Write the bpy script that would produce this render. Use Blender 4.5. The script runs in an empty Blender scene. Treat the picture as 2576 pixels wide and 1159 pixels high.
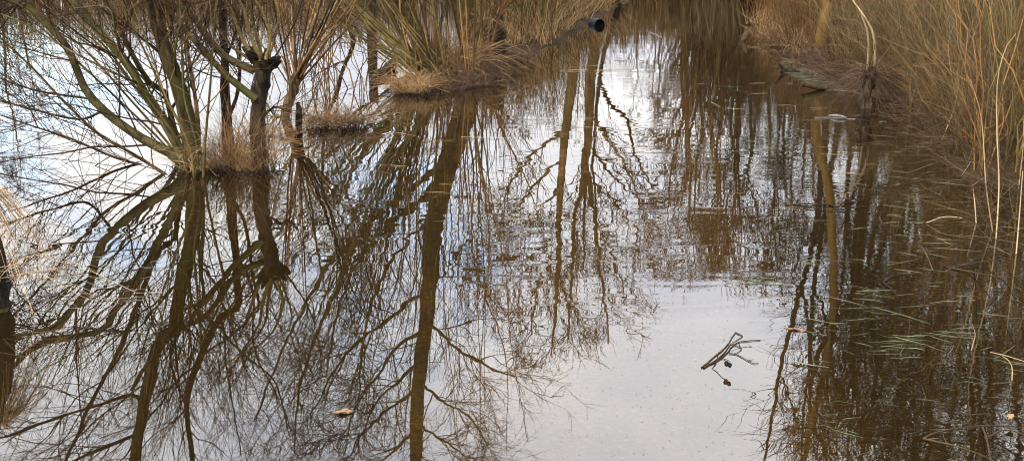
import bpy, math, random
import numpy as np
from mathutils import Vector

rng = np.random.default_rng(7)
random.seed(7)
scene = bpy.context.scene
col = scene.collection
PI = math.pi

# ------------------------------------------------------------------ camera
CAM_H, PITCH, FPX = 1.6, math.radians(14.0), 1241.0
S = 1024 / 2575.0
cam_d = bpy.data.cameras.new("camera")
cam_d.sensor_width = 36.0
cam_d.lens = 36.0 * FPX / 1024.0
cam_d.clip_start, cam_d.clip_end = 0.05, 900.0
cam = bpy.data.objects.new("camera", cam_d)
cam.location = (0, 0, CAM_H)
cam.rotation_euler = (PI / 2 - PITCH, 0, 0)
col.objects.link(cam)
scene.camera = cam
CP, SP = math.cos(PITCH), math.sin(PITCH)


def ray(px, py):
    u, v = (px - 1287.5) * S / FPX, -(py - 579.5) * S / FPX
    return np.array([u, CP + v * SP, -SP + v * CP])


def at(px, py, z=0.0):                       # where the sight line meets height z
    d = ray(px, py)
    return np.array([0, 0, CAM_H]) + d * ((z - CAM_H) / d[2])


def up(px, py, D):                           # seen directly, D metres ahead
    d = ray(px, py)
    return np.array([0, 0, CAM_H]) + d * (D / d[1])


def rf(px, py, D):                           # seen mirrored in the water, D metres ahead
    d = ray(px, py)
    p = np.array([0, 0, CAM_H]) + d * (D / d[1])
    return np.array([p[0], p[1], -p[2]])


def far_at(py):                              # how far ahead the water is that shows at picture row py
    return float(at(1287.5, py)[1])


# ------------------------------------------------------------------ mesh tools
class MB:
    def __init__(self):
        self.v, self.f, self.n = [], [], 0

    def add(self, verts, quads):
        self.v.append(np.asarray(verts, float).reshape(-1, 3))
        self.f.append(np.asarray(quads, np.int64).reshape(-1, 4) + self.n)
        self.n += len(self.v[-1])

    def tubes(self, P, R, sides=3, rough=0.0, flat=1.0, cap=False):
        P, R = np.asarray(P, float), np.asarray(R, float)
        if P.ndim == 2:
            P, R = P[None], R[None]
        n, k, _ = P.shape
        if n == 0:
            return
        T = np.gradient(P, axis=1)
        T /= np.linalg.norm(T, axis=2, keepdims=True) + 1e-9
        m = T.mean(axis=1)
        ref = np.eye(3)[np.argmin(np.abs(m), axis=1)][:, None, :]
        N = ref - (ref * T).sum(2, keepdims=True) * T
        N /= np.linalg.norm(N, axis=2, keepdims=True) + 1e-9
        B = np.cross(T, N)
        a = np.arange(sides) * 2 * PI / sides
        rad = R[:, :, None] * np.ones(sides)
        if rough:
            g = rng.normal(0, 1, (n, k, sides))
            g = (g + np.roll(g, 1, 1) + np.roll(g, 1, 2)) / 1.7
            rad = rad * (1 + rough * g)
        V = P[:, :, None, :] + rad[..., None] * (np.cos(a)[None, None, :, None] * N[:, :, None, :] +
                                                 flat * np.sin(a)[None, None, :, None] * B[:, :, None, :])
        i = np.arange(n)[:, None, None] * k * sides
        j = np.arange(k - 1)[None, :, None] * sides
        s = np.arange(sides)[None, None, :]
        s2 = (s + 1) % sides
        F = np.stack([i + j + s, i + j + s2, i + j + sides + s2, i + j + sides + s], -1)
        self.add(V.reshape(-1, 3), F.reshape(-1, 4))
        if cap:
            for q in range(n):
                for e, rw in ((0, False), (k - 1, True)):
                    ring = V[q, e]
                    c = ring.mean(0) + T[q, e] * (0.15 if rw else -0.1) * R[q, e]
                    vs = np.vstack([ring, c[None]])
                    fs = [[x, (x + 1) % sides, sides, sides] for x in range(sides)]
                    self.add(vs, fs)

    def mesh(self, name, smooth=True):
        v = np.concatenate(self.v)
        f = np.concatenate(self.f)
        tri = f[:, 2] == f[:, 3]
        me = bpy.data.meshes.new(name)
        me.vertices.add(len(v))
        me.vertices.foreach_set("co", v.astype(np.float32).ravel())
        cnt = np.where(tri, 3, 4)
        loops = f.ravel()[np.stack([np.ones_like(tri), np.ones_like(tri), np.ones_like(tri), ~tri], 1).ravel()]
        me.loops.add(len(loops))
        me.loops.foreach_set("vertex_index", loops.astype(np.int32))
        me.polygons.add(len(f))
        st = np.concatenate([[0], np.cumsum(cnt)[:-1]])
        me.polygons.foreach_set("loop_start", st.astype(np.int32))
        me.polygons.foreach_set("loop_total", cnt.astype(np.int32))
        me.polygons.foreach_set("use_smooth", np.full(len(f), smooth))
        me.update(calc_edges=True)
        me.validate()
        return me

    def build(self, name, mat, parent=None, smooth=True, base=None):
        if base is not None:
            self.v = [x - np.asarray(base) for x in self.v]
        o = bpy.data.objects.new(name, self.mesh(name, smooth))
        o.data.materials.append(mat)
        col.objects.link(o)
        if parent is not None:
            o.parent = parent
        elif base is not None:
            o.location = base
        return o


def tag(o, label=None, cat=None, group=None, kind=None):
    for k, v in (("label", label), ("category", cat), ("group", group), ("kind", kind)):
        if v:
            o[k] = v
    return o


def empty(name, loc, label, cat, group=None):
    o = bpy.data.objects.new(name, None)
    o.location = loc
    o.empty_display_size = 0.1
    col.objects.link(o)
    return tag(o, label, cat, group)


def smooth_line(pts, rad, k):
    """Catmull-Rom through the points, resampled to k evenly spaced ones."""
    P = np.array(pts, float)
    r = np.array(rad, float)
    if len(r) != len(P):
        r = np.interp(np.linspace(0, 1, len(P)), np.linspace(0, 1, len(r)), r)
    Q = np.vstack([2 * P[0] - P[1], P, 2 * P[-1] - P[-2]])
    out, ro = [], []
    for i in range(len(P) - 1):
        p0, p1, p2, p3 = Q[i:i + 4]
        for t in np.linspace(0, 1, 8, endpoint=(i == len(P) - 2)):
            out.append(0.5 * (2 * p1 + (p2 - p0) * t + (2 * p0 - 5 * p1 + 4 * p2 - p3) * t * t + (3 * p1 - p0 - 3 * p2 + p3) * t ** 3))
            ro.append(r[i] + (r[i + 1] - r[i]) * t)
    out, ro = np.array(out), np.array(ro)
    L = np.concatenate([[0], np.cumsum(np.linalg.norm(np.diff(out, axis=0), axis=1))])
    x = np.linspace(0, L[-1], k)
    return np.stack([np.interp(x, L, out[:, c]) for c in range(3)], 1), np.interp(x, L, ro)


def unit(d):
    return d / (np.linalg.norm(d, axis=-1, keepdims=True) + 1e-9)


def walk(pos, d, L, r0, r1, k, upb, wig):
    m = len(pos)
    P = np.empty((m, k, 3))
    P[:, 0] = pos
    st = (L / (k - 1))[:, None]
    for j in range(1, k):
        P[:, j] = P[:, j - 1] + d * st
        d = d + wig * rng.normal(0, 1, (m, 3))
        d[:, 2] += upb
        d = unit(d)
    R = r0[:, None] * np.linspace(1, r1, k)[None]
    return P, R


def spawn(P, R, per, t=(0.2, 1.0), ang=(25, 60), length=(0.3, 0.8), rr=0.55, k=6, upb=0.05, wig=0.12, tip=0.3, rmax=9, rmin=0.0012, bias=None):
    n, K, _ = P.shape
    idx = np.repeat(np.arange(n), per)
    m = len(idx)
    tt = rng.uniform(t[0], t[1], m)
    x = tt * (K - 1)
    i = np.minimum(x.astype(int), K - 2)
    fr = (x - i)[:, None]
    pos = P[idx, i] * (1 - fr) + P[idx, i + 1] * fr
    T = unit(P[idx, i + 1] - P[idx, i])
    q = rng.normal(0, 1, (m, 3))
    if bias is not None:
        q += np.asarray(bias)
    q = unit(q - (q * T).sum(1, keepdims=True) * T)
    a = np.radians(rng.uniform(ang[0], ang[1], m))[:, None]
    d = np.cos(a) * T + np.sin(a) * q
    L = rng.uniform(length[0], length[1], m) * (1.15 - 0.5 * tt)
    r = np.clip((R[idx, i] * (1 - fr[:, 0]) + R[idx, i + 1] * fr[:, 0]) * rr * rng.uniform(0.6, 1.1, m), rmin, rmax)
    return walk(pos, unit(d), L, r, tip, k, upb, wig)


def uni(a, b, n):
    return rng.uniform(a, b, n)


# ------------------------------------------------------------------ materials
def new_mat(name):
    m = bpy.data.materials.new(name)
    m.use_nodes = True
    nt = m.node_tree
    nt.nodes.clear()
    out = nt.nodes.new("ShaderNodeOutputMaterial")
    return m, nt, nt.nodes, nt.links, out


def ramp(nt, fac, stops):
    r = nt.nodes.new("ShaderNodeValToRGB")
    el = r.color_ramp.elements
    while len(el) < len(stops):
        el.new(0.5)
    for e, (p, c) in zip(el, stops):
        e.position = p
        e.color = (*c, 1) if len(c) == 3 else c
    nt.links.new(fac, r.inputs[0])
    return r.outputs[0]


def noise(nt, vec, scale, detail=4, rough=0.55, dist=0.0):
    n = nt.nodes.new("ShaderNodeTexNoise")
    n.inputs["Scale"].default_value = scale
    n.inputs["Detail"].default_value = detail
    n.inputs["Roughness"].default_value = rough
    n.inputs["Distortion"].default_value = dist
    if vec is not None:
        nt.links.new(vec, n.inputs["Vector"])
    return n.outputs[0]


def mapped(nt, src, scale=(1, 1, 1), loc=(0, 0, 0)):
    mp = nt.nodes.new("ShaderNodeMapping")
    mp.inputs["Scale"].default_value = scale
    mp.inputs["Location"].default_value = loc
    nt.links.new(src, mp.inputs["Vector"])
    return mp.outputs[0]


def mth(nt, op, a, b=None, clamp=False):
    n = nt.nodes.new("ShaderNodeMath")
    n.operation = op
    n.use_clamp = clamp
    for i, x in enumerate((a, b)):
        if x is None:
            continue
        if isinstance(x, (int, float)):
            n.inputs[i].default_value = x
        else:
            nt.links.new(x, n.inputs[i])
    return n.outputs[0]


def sstep(nt, x, a, b):
    n = nt.nodes.new("ShaderNodeMapRange")
    n.interpolation_type = 'SMOOTHSTEP'
    n.inputs["From Min"].default_value = a
    n.inputs["From Max"].default_value = b
    nt.links.new(x, n.inputs["Value"])
    return n.outputs[0]


TONE = 0.5


def fibre(name, stops, scale=8.0, stretch=(1, 1, 0.25), rough=0.85, bump=0.0, island=0.35, moss=None):
    """bark, stems, dry blades: mottled along the object, with a tone of its own for every blade."""
    stops = [(p, tuple(x * TONE for x in c)) for p, c in stops]
    moss = moss and tuple(x * TONE for x in moss)
    m, nt, N, Lk, out = new_mat(name)
    geo = N.new("ShaderNodeNewGeometry")
    b = N.new("ShaderNodeBsdfPrincipled")
    v = mapped(nt, geo.outputs["Position"], stretch)
    n1 = noise(nt, v, scale, 5, 0.65, 0.4)
    oi = N.new("ShaderNodeObjectInfo")
    f = mth(nt, 'ADD', n1, mth(nt, 'MULTIPLY', mth(nt, 'SUBTRACT', geo.outputs["Random Per Island"], 0.5), island))
    f = mth(nt, 'ADD', f, mth(nt, 'MULTIPLY', mth(nt, 'SUBTRACT', oi.outputs["Random"], 0.5), island * 0.6))
    c = ramp(nt, f, stops)
    if moss:
        mx = N.new("ShaderNodeMix")
        mx.data_type = 'RGBA'
        mn = noise(nt, geo.outputs["Position"], 2.3, 4, 0.6)
        Lk.new(sstep(nt, mn, 0.42, 0.62), mx.inputs[0])
        Lk.new(c, mx.inputs[6])
        mx.inputs[7].default_value = (*moss, 1)
        c = mx.outputs[2]
    Lk.new(c, b.inputs["Base Color"])
    b.inputs["Roughness"].default_value = rough
    b.inputs["Specular IOR Level"].default_value = 0.10
    if bump:
        bp = N.new("ShaderNodeBump")
        bp.inputs["Strength"].default_value = 1.0
        bp.inputs["Distance"].default_value = bump
        vb = mapped(nt, geo.outputs["Position"], (1, 1, 0.16))
        Lk.new(noise(nt, vb, 55, 4, 0.7, 0.6), bp.inputs["Height"])
        Lk.new(bp.outputs[0], b.inputs["Normal"])
    Lk.new(b.outputs[0], out.inputs[0])
    return m


M = {}
M['bark'] = fibre("willow_bark", [(0.36, (.012, .008, .004)), (0.5, (.085, .054, .024)), (0.66, (.24, .15, .068))], 26, stretch=(1, 1, .16), bump=0.02, moss=(.06, .052, .014))
M['green_bark'] = fibre("mossy_limb_bark", [(0.36, (.022, .016, .006)), (0.5, (.10, .078, .030)), (0.68, (.23, .185, .095))], 20, stretch=(.5, .5, .5), bump=0.008, moss=(.075, .068, .02))
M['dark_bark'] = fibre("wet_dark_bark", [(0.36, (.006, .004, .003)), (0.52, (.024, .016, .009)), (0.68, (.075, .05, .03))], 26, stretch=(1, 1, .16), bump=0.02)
M['twig'] = fibre("dark_twig", [(0.2, (.016, .009, .005)), (0.5, (.04, .023, .013)), (0.8, (.085, .05, .026))], 3)
M['brown_twig'] = fibre("brown_twig", [(0.2, (.025, .014, .006)), (0.5, (.065, .037, .015)), (0.8, (.12, .072, .03))], 3)
M['olive'] = fibre("olive_shoot", [(0.25, (.028, .020, .005)), (0.5, (.105, .076, .022)), (0.75, (.26, .19, .07))], 5)
M['rust'] = fibre("rusty_shoot", [(0.25, (.04, .018, .006)), (0.5, (.16, .078, .024)), (0.75, (.36, .20, .07))], 5)
M['tan'] = fibre("tan_stem", [(0.25, (.030, .017, .006)), (0.5, (.095, .064, .028)), (0.75, (.28, .195, .095))], 5)
M['straw'] = fibre("dry_straw", [(0.2, (.07, .036, .017)), (0.5, (.36, .205, .088)), (0.8, (.8, .54, .29))], 6)
M['pale_straw'] = fibre("bleached_straw", [(0.2, (.12, .075, .038)), (0.5, (.32, .225, .125)), (0.8, (.64, .48, .30))], 6)
M['litter'] = fibre("purple_brown_litter", [(0.2, (.022, .012, .007)), (0.5, (.08, .046, .027)), (0.8, (.22, .14, .085))], 6)
M['painted_lit_bark'] = fibre("bark_painted_orange_lit", [(0.25, (.05, .024, .006)), (0.5, (.13, .068, .016)), (0.8, (.2, .12, .035))], 9, bump=0.004)  # warm light on the trunk painted in as an orange bark colour
M['green_grass'] = fibre("green_grass", [(0.2, (.035, .042, .016)), (0.5, (.09, .11, .05)), (0.8, (.2, .22, .12))], 6)
M['grey_grass'] = fibre("drowned_grey_grass", [(0.15, (.03, .028, .015)), (0.5, (.085, .08, .045)), (0.85, (.17, .16, .10))], 6)
M['alder'] = fibre("alder_twig", [(0.2, (.006, .004, .003)), (0.5, (.018, .011, .008)), (0.8, (.05, .033, .024))], 20)
M['cone'] = fibre("alder_cone", [(0.2, (.003, .002, .002)), (0.6, (.012, .008, .006)), (0.9, (.03, .022, .017))], 200)
M['leaf'] = fibre("dead_leaf", [(0.2, (.10, .05, .025)), (0.5, (.2, .11, .055)), (0.8, (.32, .2, .11))], 30)
M['dark_leaf'] = fibre("dark_wet_leaf", [(0.2, (.012, .010, .010)), (0.6, (.03, .024, .022)), (0.9, (.08, .07, .06))], 20, rough=0.4)
M['grey_wood'] = fibre("weathered_grey_wood", [(0.2, (.06, .055, .05)), (0.5, (.14, .13, .12)), (0.8, (.26, .25, .23))], 30)
M['white_scrap'] = fibre("white_scrap", [(0.2, (.5, .48, .43)), (0.8, (.75, .73, .68))], 30)
M['shaded_bore'] = fibre("shade_painted_bore", [(0.2, (.002, .002, .004)), (0.9, (.008, .008, .012))], 20)  # darkness inside the pipe put into the colour of a shallow cup
M['pipe'] = fibre("dark_blue_pipe", [(0.2, (.006, .007, .012)), (0.6, (.018, .021, .032)), (0.9, (.06, .063, .075))], 20, rough=0.5)


def bed_material():
    m, nt, N, Lk, out = new_mat("pond_bed_soil")
    geo = N.new("ShaderNodeNewGeometry")
    pos = geo.outputs["Position"]
    sep = N.new("ShaderNodeSeparateXYZ")
    Lk.new(pos, sep.inputs[0])
    b = N.new("ShaderNodeBsdfPrincipled")
    b.inputs["Roughness"].default_value = 0.9
    b.inputs["Specular IOR Level"].default_value = 0.06
    big = noise(nt, pos, 1.6, 5, 0.6)
    mid = noise(nt, pos, 14, 6, 0.7)
    soil = ramp(nt, mth(nt, 'ADD', mth(nt, 'MULTIPLY', big, 0.5), mth(nt, 'MULTIPLY', mid, 0.5)),
                [(0.34, (.005, .003, .001)), (0.5, (.016, .010, .0035)), (0.66, (.05, .032, .012))])
    # gravel of the drowned path
    vo = N.new("ShaderNodeTexVoronoi")
    vo.inputs["Scale"].default_value = 70
    Lk.new(pos, vo.inputs["Vector"])
    stone = ramp(nt, mth(nt, 'ADD', mth(nt, 'MULTIPLY', noise(nt, pos, 38, 5, 0.8), 0.75), mth(nt, 'MULTIPLY', big, 0.25)),
                 [(0.36, (.03, .02, .009)), (0.5, (.125, .09, .048)), (0.6, (.25, .19, .115)), (0.67, (.6, .5, .38))])
    mx = N.new("ShaderNodeMix")
    mx.data_type = 'RGBA'
    # the path runs forward: x between about -0.5 and 1.2 near the camera
    e1 = sstep(nt, mth(nt, 'ADD', sep.outputs[0], mth(nt, 'MULTIPLY', big, 0.8)), -0.35, 0.55)
    e2 = sstep(nt, mth(nt, 'ADD', mth(nt, 'SUBTRACT', sep.outputs[0], mth(nt, 'MULTIPLY', sep.outputs[1], 0.09)), mth(nt, 'MULTIPLY', big, 0.6)), 1.3, 0.85)
    Lk.new(mth(nt, 'MULTIPLY', mth(nt, 'MULTIPLY', e1, e2), sstep(nt, sep.outputs[2], -0.05, -0.1)), mx.inputs[0])
    Lk.new(soil, mx.inputs[6])
    Lk.new(stone, mx.inputs[7])
    Lk.new(mx.outputs[2], b.inputs["Base Color"])
    bp = N.new("ShaderNodeBump")
    bp.inputs["Distance"].default_value = 0.02
    Lk.new(mid, bp.inputs["Height"])
    Lk.new(bp.outputs[0], b.inputs["Normal"])
    Lk.new(b.outputs[0], out.inputs[0])
    return m


def water_material():
    m, nt, N, Lk, out = new_mat("pond_water")
    geo = N.new("ShaderNodeNewGeometry")
    pos = geo.outputs["Position"]
    sep = N.new("ShaderNodeSeparateXYZ")
    Lk.new(pos, sep.inputs[0])
    x, y = sep.outputs[0], sep.outputs[1]
    # ripples, long in x, in drifting patches
    patch = sstep(nt, noise(nt, mapped(nt, pos, (0.55, 0.45, 1), (3.1, 1.7, 0)), 1.0, 3, 0.55), 0.46, 0.68)
    rip = noise(nt, mapped(nt, pos, (2.4, 6.8, 1)), 1.0, 0.0, 0.45, 0.6)
    swell = noise(nt, mapped(nt, pos, (1.3, 3.0, 1), (5, 2, 0)), 1.0, 1, 0.4)
    near = sstep(nt, y, 3.4, 5.8)
    h = mth(nt, 'MULTIPLY', rip, mth(nt, 'MULTIPLY', mth(nt, 'ADD', mth(nt, 'MULTIPLY', patch, 0.0009), 0.00010), mth(nt, 'ADD', mth(nt, 'MULTIPLY', near, 0.85), 0.15)))
    h = mth(nt, 'ADD', h, mth(nt, 'MULTIPLY', swell, 0.0007))
    # grass-pricked, dimpled surface towards the right bank
    edge = mth(nt, 'ADD', mth(nt, 'SUBTRACT', x, mth(nt, 'MULTIPLY', y, 0.12)), mth(nt, 'MULTIPLY', noise(nt, pos, 1.1, 3, 0.6), 1.2))
    right = sstep(nt, edge, 0.95, 1.7)
    dim = noise(nt, mapped(nt, pos, (9, 15, 1)), 1.0, 1, 0.5, 0.8)
    h = mth(nt, 'ADD', h, mth(nt, 'MULTIPLY', mth(nt, 'MULTIPLY', dim, right), 0.00035))
    far = sstep(nt, y, 16.0, 26.0)
    wind = noise(nt, mapped(nt, pos, (2.0, 7.0, 1), (9, 4, 0)), 1.0, 3, 0.5)
    h = mth(nt, 'ADD', h, mth(nt, 'MULTIPLY', mth(nt, 'MULTIPLY', wind, far), 0.0012))
    bp = N.new("ShaderNodeBump")
    bp.inputs["Strength"].default_value = 1.0
    bp.inputs["Distance"].default_value = 1.0
    Lk.new(h, bp.inputs["Height"])
    gl = N.new("ShaderNodeBsdfGlossy")
    gl.inputs["Roughness"].default_value = 0.0
    gl.inputs["Color"].default_value = (1, 1, 1, 1)
    Lk.new(bp.outputs[0], gl.inputs["Normal"])
    tr = N.new("ShaderNodeBsdfTransparent")
    tr.inputs["Color"].default_value = (.80, .64, .38, 1)
    di = N.new("ShaderNodeBsdfDiffuse")
    di.inputs["Color"].default_value = (.013, .0082, .0026, 1)
    body = N.new("ShaderNodeMixShader")
    body.inputs[0].default_value = 0.3
    Lk.new(tr.outputs[0], body.inputs[1])
    Lk.new(di.outputs[0], body.inputs[2])
    fr = N.new("ShaderNodeFresnel")
    fr.inputs["IOR"].default_value = 1.62
    mix = N.new("ShaderNodeMixShader")
    Lk.new(fr.outputs[0], mix.inputs[0])
    Lk.new(body.outputs[0], mix.inputs[1])
    Lk.new(gl.outputs[0], mix.inputs[2])
    Lk.new(mix.outputs[0], out.inputs[0])
    return m


# ------------------------------------------------------------------ ground and water
def sm(x, a, b):
    t = np.clip((x - a) / (b - a), 0, 1)
    return t * t * (3 - 2 * t)


def vnoise(x, y, s, seed):
    r = np.random.default_rng(seed)
    g = r.normal(0, 1, (64, 64))
    X, Y = x * s + 31, y * s + 17
    i, j = np.floor(X).astype(int), np.floor(Y).astype(int)
    fx, fy = X - i, Y - j
    fx, fy = fx * fx * (3 - 2 * fx), fy * fy * (3 - 2 * fy)
    G = lambda a, b: g[a % 64, b % 64]
    return (G(i, j) * (1 - fx) + G(i + 1, j) * fx) * (1 - fy) + (G(i, j + 1) * (1 - fx) + G(i + 1, j + 1) * fx) * fy


BANK = np.array([at(1040, 205)[:2], at(1150, 190)[:2], at(1250, 150)[:2], at(1370, 95)[:2], at(1470, 40)[:2], [2.3, 27.5], [3.2, 34.5]])


def bed_z(x, y):
    x, y = np.asarray(x, float), np.asarray(y, float)
    yo = y / 1.33
    n = vnoise(x, y, 1.3, 1) * 0.5 + vnoise(x, y, 3.1, 2) * 0.3 + vnoise(x, y, 7, 3) * 0.15
    z = -0.16 + 0.03 * n
    # right bank
    xr = 3.5 + 0.16 * np.maximum(yo - 9.5, 0) + 0.35 * vnoise(y * 0 + 3, y, 0.5, 5) + 0.4 * sm(yo, 6, 3)
    z = np.maximum(z, -0.16 + 0.03 * n + (0.16 + 0.03) * sm(x, xr - 1.3, xr + 0.4) + 0.25 * sm(x, xr + 0.3, xr + 3.5) + 0.05 * n * sm(x, xr - 1, xr))
    # left bank strip along the path
    d = np.full(x.shape, 9e9)
    for a, b in zip(BANK[:-1], BANK[1:]):
        ab = b - a
        t = np.clip(((x - a[0]) * ab[0] + (y - a[1]) * ab[1]) / (ab @ ab), 0, 1)
        d = np.minimum(d, np.hypot(x - a[0] - t * ab[0], y - a[1] - t * ab[1]))
    z = z + 0.21 * np.exp(-(d / 0.6) ** 2)
    # far shore
    z = z + 0.6 * sm(y, 32.5, 36.5)
    for px, py, r, h in ((495, 425, .3, .12), (600, 425, .3, .12), (835, 300, .3, .12), (720, 330, .2, .15), (5, 770, .3, .17)):
        c = at(px, py)
        z = z + h * np.exp(-((x - c[0]) ** 2 + (y - c[1]) ** 2) / r ** 2)
    return z


def grid(name, xs, ys, zf, mat):
    X, Y = np.meshgrid(xs, ys)
    Z = zf(X, Y)
    nx, ny = len(xs), len(ys)
    b = MB()
    i = np.arange(ny - 1)[:, None] * nx + np.arange(nx - 1)[None]
    F = np.stack([i, i + 1, i + nx + 1, i + nx], -1)
    b.add(np.stack([X, Y, Z], -1), F)
    return b.build(name, mat)


xs = np.concatenate([[-400, -120, -50, -25], np.arange(-14, 14, 0.13), [16, 20, 28, 50, 120, 400]])
ys = np.concatenate([[-60, -20, -6], np.arange(-2, 22, 0.14), np.arange(22, 38, 0.4), [40, 48, 70, 150, 400]])
tag(grid("ground", xs, ys, bed_z, bed_material()), kind="structure")
tag(grid("water", np.array([-120, -30, -8, 0, 8, 30, 120.0]), np.array([-40, -5, 5, 15, 70.0]), lambda x, y: x * 0.0, water_material()), kind="structure")


# ------------------------------------------------------------------ plants
def px2m(px, D):
    return px * S / FPX * D * 0.5            # half width in metres of something px wide


def trace(spec, D):
    """spec: (px, py, 'u' seen directly | 'r' seen mirrored [, D])"""
    return [(up if s[2] == 'u' else rf)(s[0], s[1], s[3] if len(s) > 3 else D) for s in spec]


def limb(parent, name, pts, radii, mat, base, k=28, sides=9, rough=0.06, jit=0.0, cap=False):
    P, R = smooth_line(pts, radii, k)
    if jit:
        P[1:-1] += rng.normal(0, jit, (k - 2, 3))
    b = MB()
    b.tubes(P, R, sides, rough, cap=cap)
    b.build(name, mat, parent, base=base)
    return P, R


def stack(lines, k=14):
    P, R = zip(*[smooth_line(p, r, k) for p, r in lines])
    return np.array(P), np.array(R)


def crown(parent, base, P, R, levels, mat, name='crown'):
    """levels of twigs sprouting one from another, all one crown mesh"""
    b = MB()
    for lv in levels:
        P, R = spawn(P, R, **lv)
        b.tubes(P, R, 3)
    return b.build(name, mat, parent, base=base)


def arcs(centers, spread, n, length, lean, droop, r, k=6, az=None):
    """n arching blades from around each centre"""
    c = np.repeat(np.asarray(centers, float).reshape(-1, 3), n, 0)
    m = len(c)
    th = uni(0, 2 * PI, m) if az is None else rng.normal(az[0], az[1], m)
    rr = spread * np.sqrt(uni(0, 1, m))
    a0 = uni(0, 2 * PI, m)
    pos = c + np.stack([rr * np.cos(a0), rr * np.sin(a0), np.zeros(m)], 1)
    le = np.radians(uni(lean[0], lean[1], m))
    L = uni(length[0], length[1], m)
    d = np.stack([np.sin(le) * np.cos(th), np.sin(le) * np.sin(th), np.cos(le)], 1)
    side = np.stack([np.cos(th), np.sin(th), 0 * th], 1)
    t = np.linspace(0, 1, k)
    g = uni(droop[0], droop[1], m)
    P = pos[:, None] + d[:, None] * (L[:, None] * t)[..., None] + side[:, None] * (0.35 * g[:, None] * L[:, None] * t ** 2)[..., None]
    P[:, :, 2] -= g[:, None] * L[:, None] * t ** 2.2
    P += rng.normal(0, 1, P.shape) * (0.012 * L)[:, None, None] * (t > 0)[None, :, None]
    R = uni(r[0], r[1], m)[:, None] * (1 - 0.75 * t)[None]
    return P, R


def foot(px, py, rx, n, label):  # dark blades added to stand for the shade under a tuft
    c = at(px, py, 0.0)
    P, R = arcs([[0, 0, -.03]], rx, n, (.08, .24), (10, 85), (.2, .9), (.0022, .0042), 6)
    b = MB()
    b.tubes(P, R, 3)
    o = b.build("base_shade_blades", M['dark_bark'])
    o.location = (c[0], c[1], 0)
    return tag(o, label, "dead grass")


def tuft(label, px, py, spread, n, length, lean=(5, 70), droop=(0.1, 0.7), mat='straw', r=(.0016, .003), z=0.0, group=None, cat='grass tuft', name='grass_tuft', az=None, flat_z=None, squash=1.0):
    c = at(px, py, 0.0)
    P, R = arcs([[0, 0, 0]], spread, n, length, lean, droop, r, 7, az)
    P[:, :, 0] *= squash
    P[:, :, 2] = np.maximum(P[:, :, 2], 0.004 - z + rng.uniform(0, .03, P.shape[:1])[:, None])
    b = MB()
    b.tubes(P, R, 3, flat=0.6)
    o = b.build(name, M[mat])
    o.location = (c[0], c[1], z)
    return tag(o, label, cat, group)


# --- the many-limbed willow standing in the water on the left
D0 = 8.03
W0 = at(478, 432)
wil = empty("willow_tree", W0, "many-limbed mossy willow rising from the flood water, straw round its foot", "tree")
tr_pts = trace([(488, 445, 'u'), (485, 415, 'u'), (470, 300, 'u'), (445, 210, 'u'), (415, 125, 'u'), (395, 60, 'u'), (378, 0, 'u'), (430, 745, 'r'), (400, 860, 'r'), (370, 980, 'r'), (350, 1080, 'r'), (338, 1159, 'r'), (318, 1330, 'r'), (300, 1500, 'r')][:7] +
               [(400, 860, 'r'), (370, 980, 'r'), (350, 1080, 'r'), (338, 1159, 'r'), (318, 1330, 'r'), (300, 1500, 'r')], D0)
tr_pts[0][2] = -0.15
Ptr, Rtr = limb(wil, 'trunk', tr_pts, [px2m(w, D0) for w in (62, 50, 43, 39, 36, 35, 34, 33, 31, 29, 27, 20, 9)], M['bark'], W0, 46, 12, 0.09)
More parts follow.
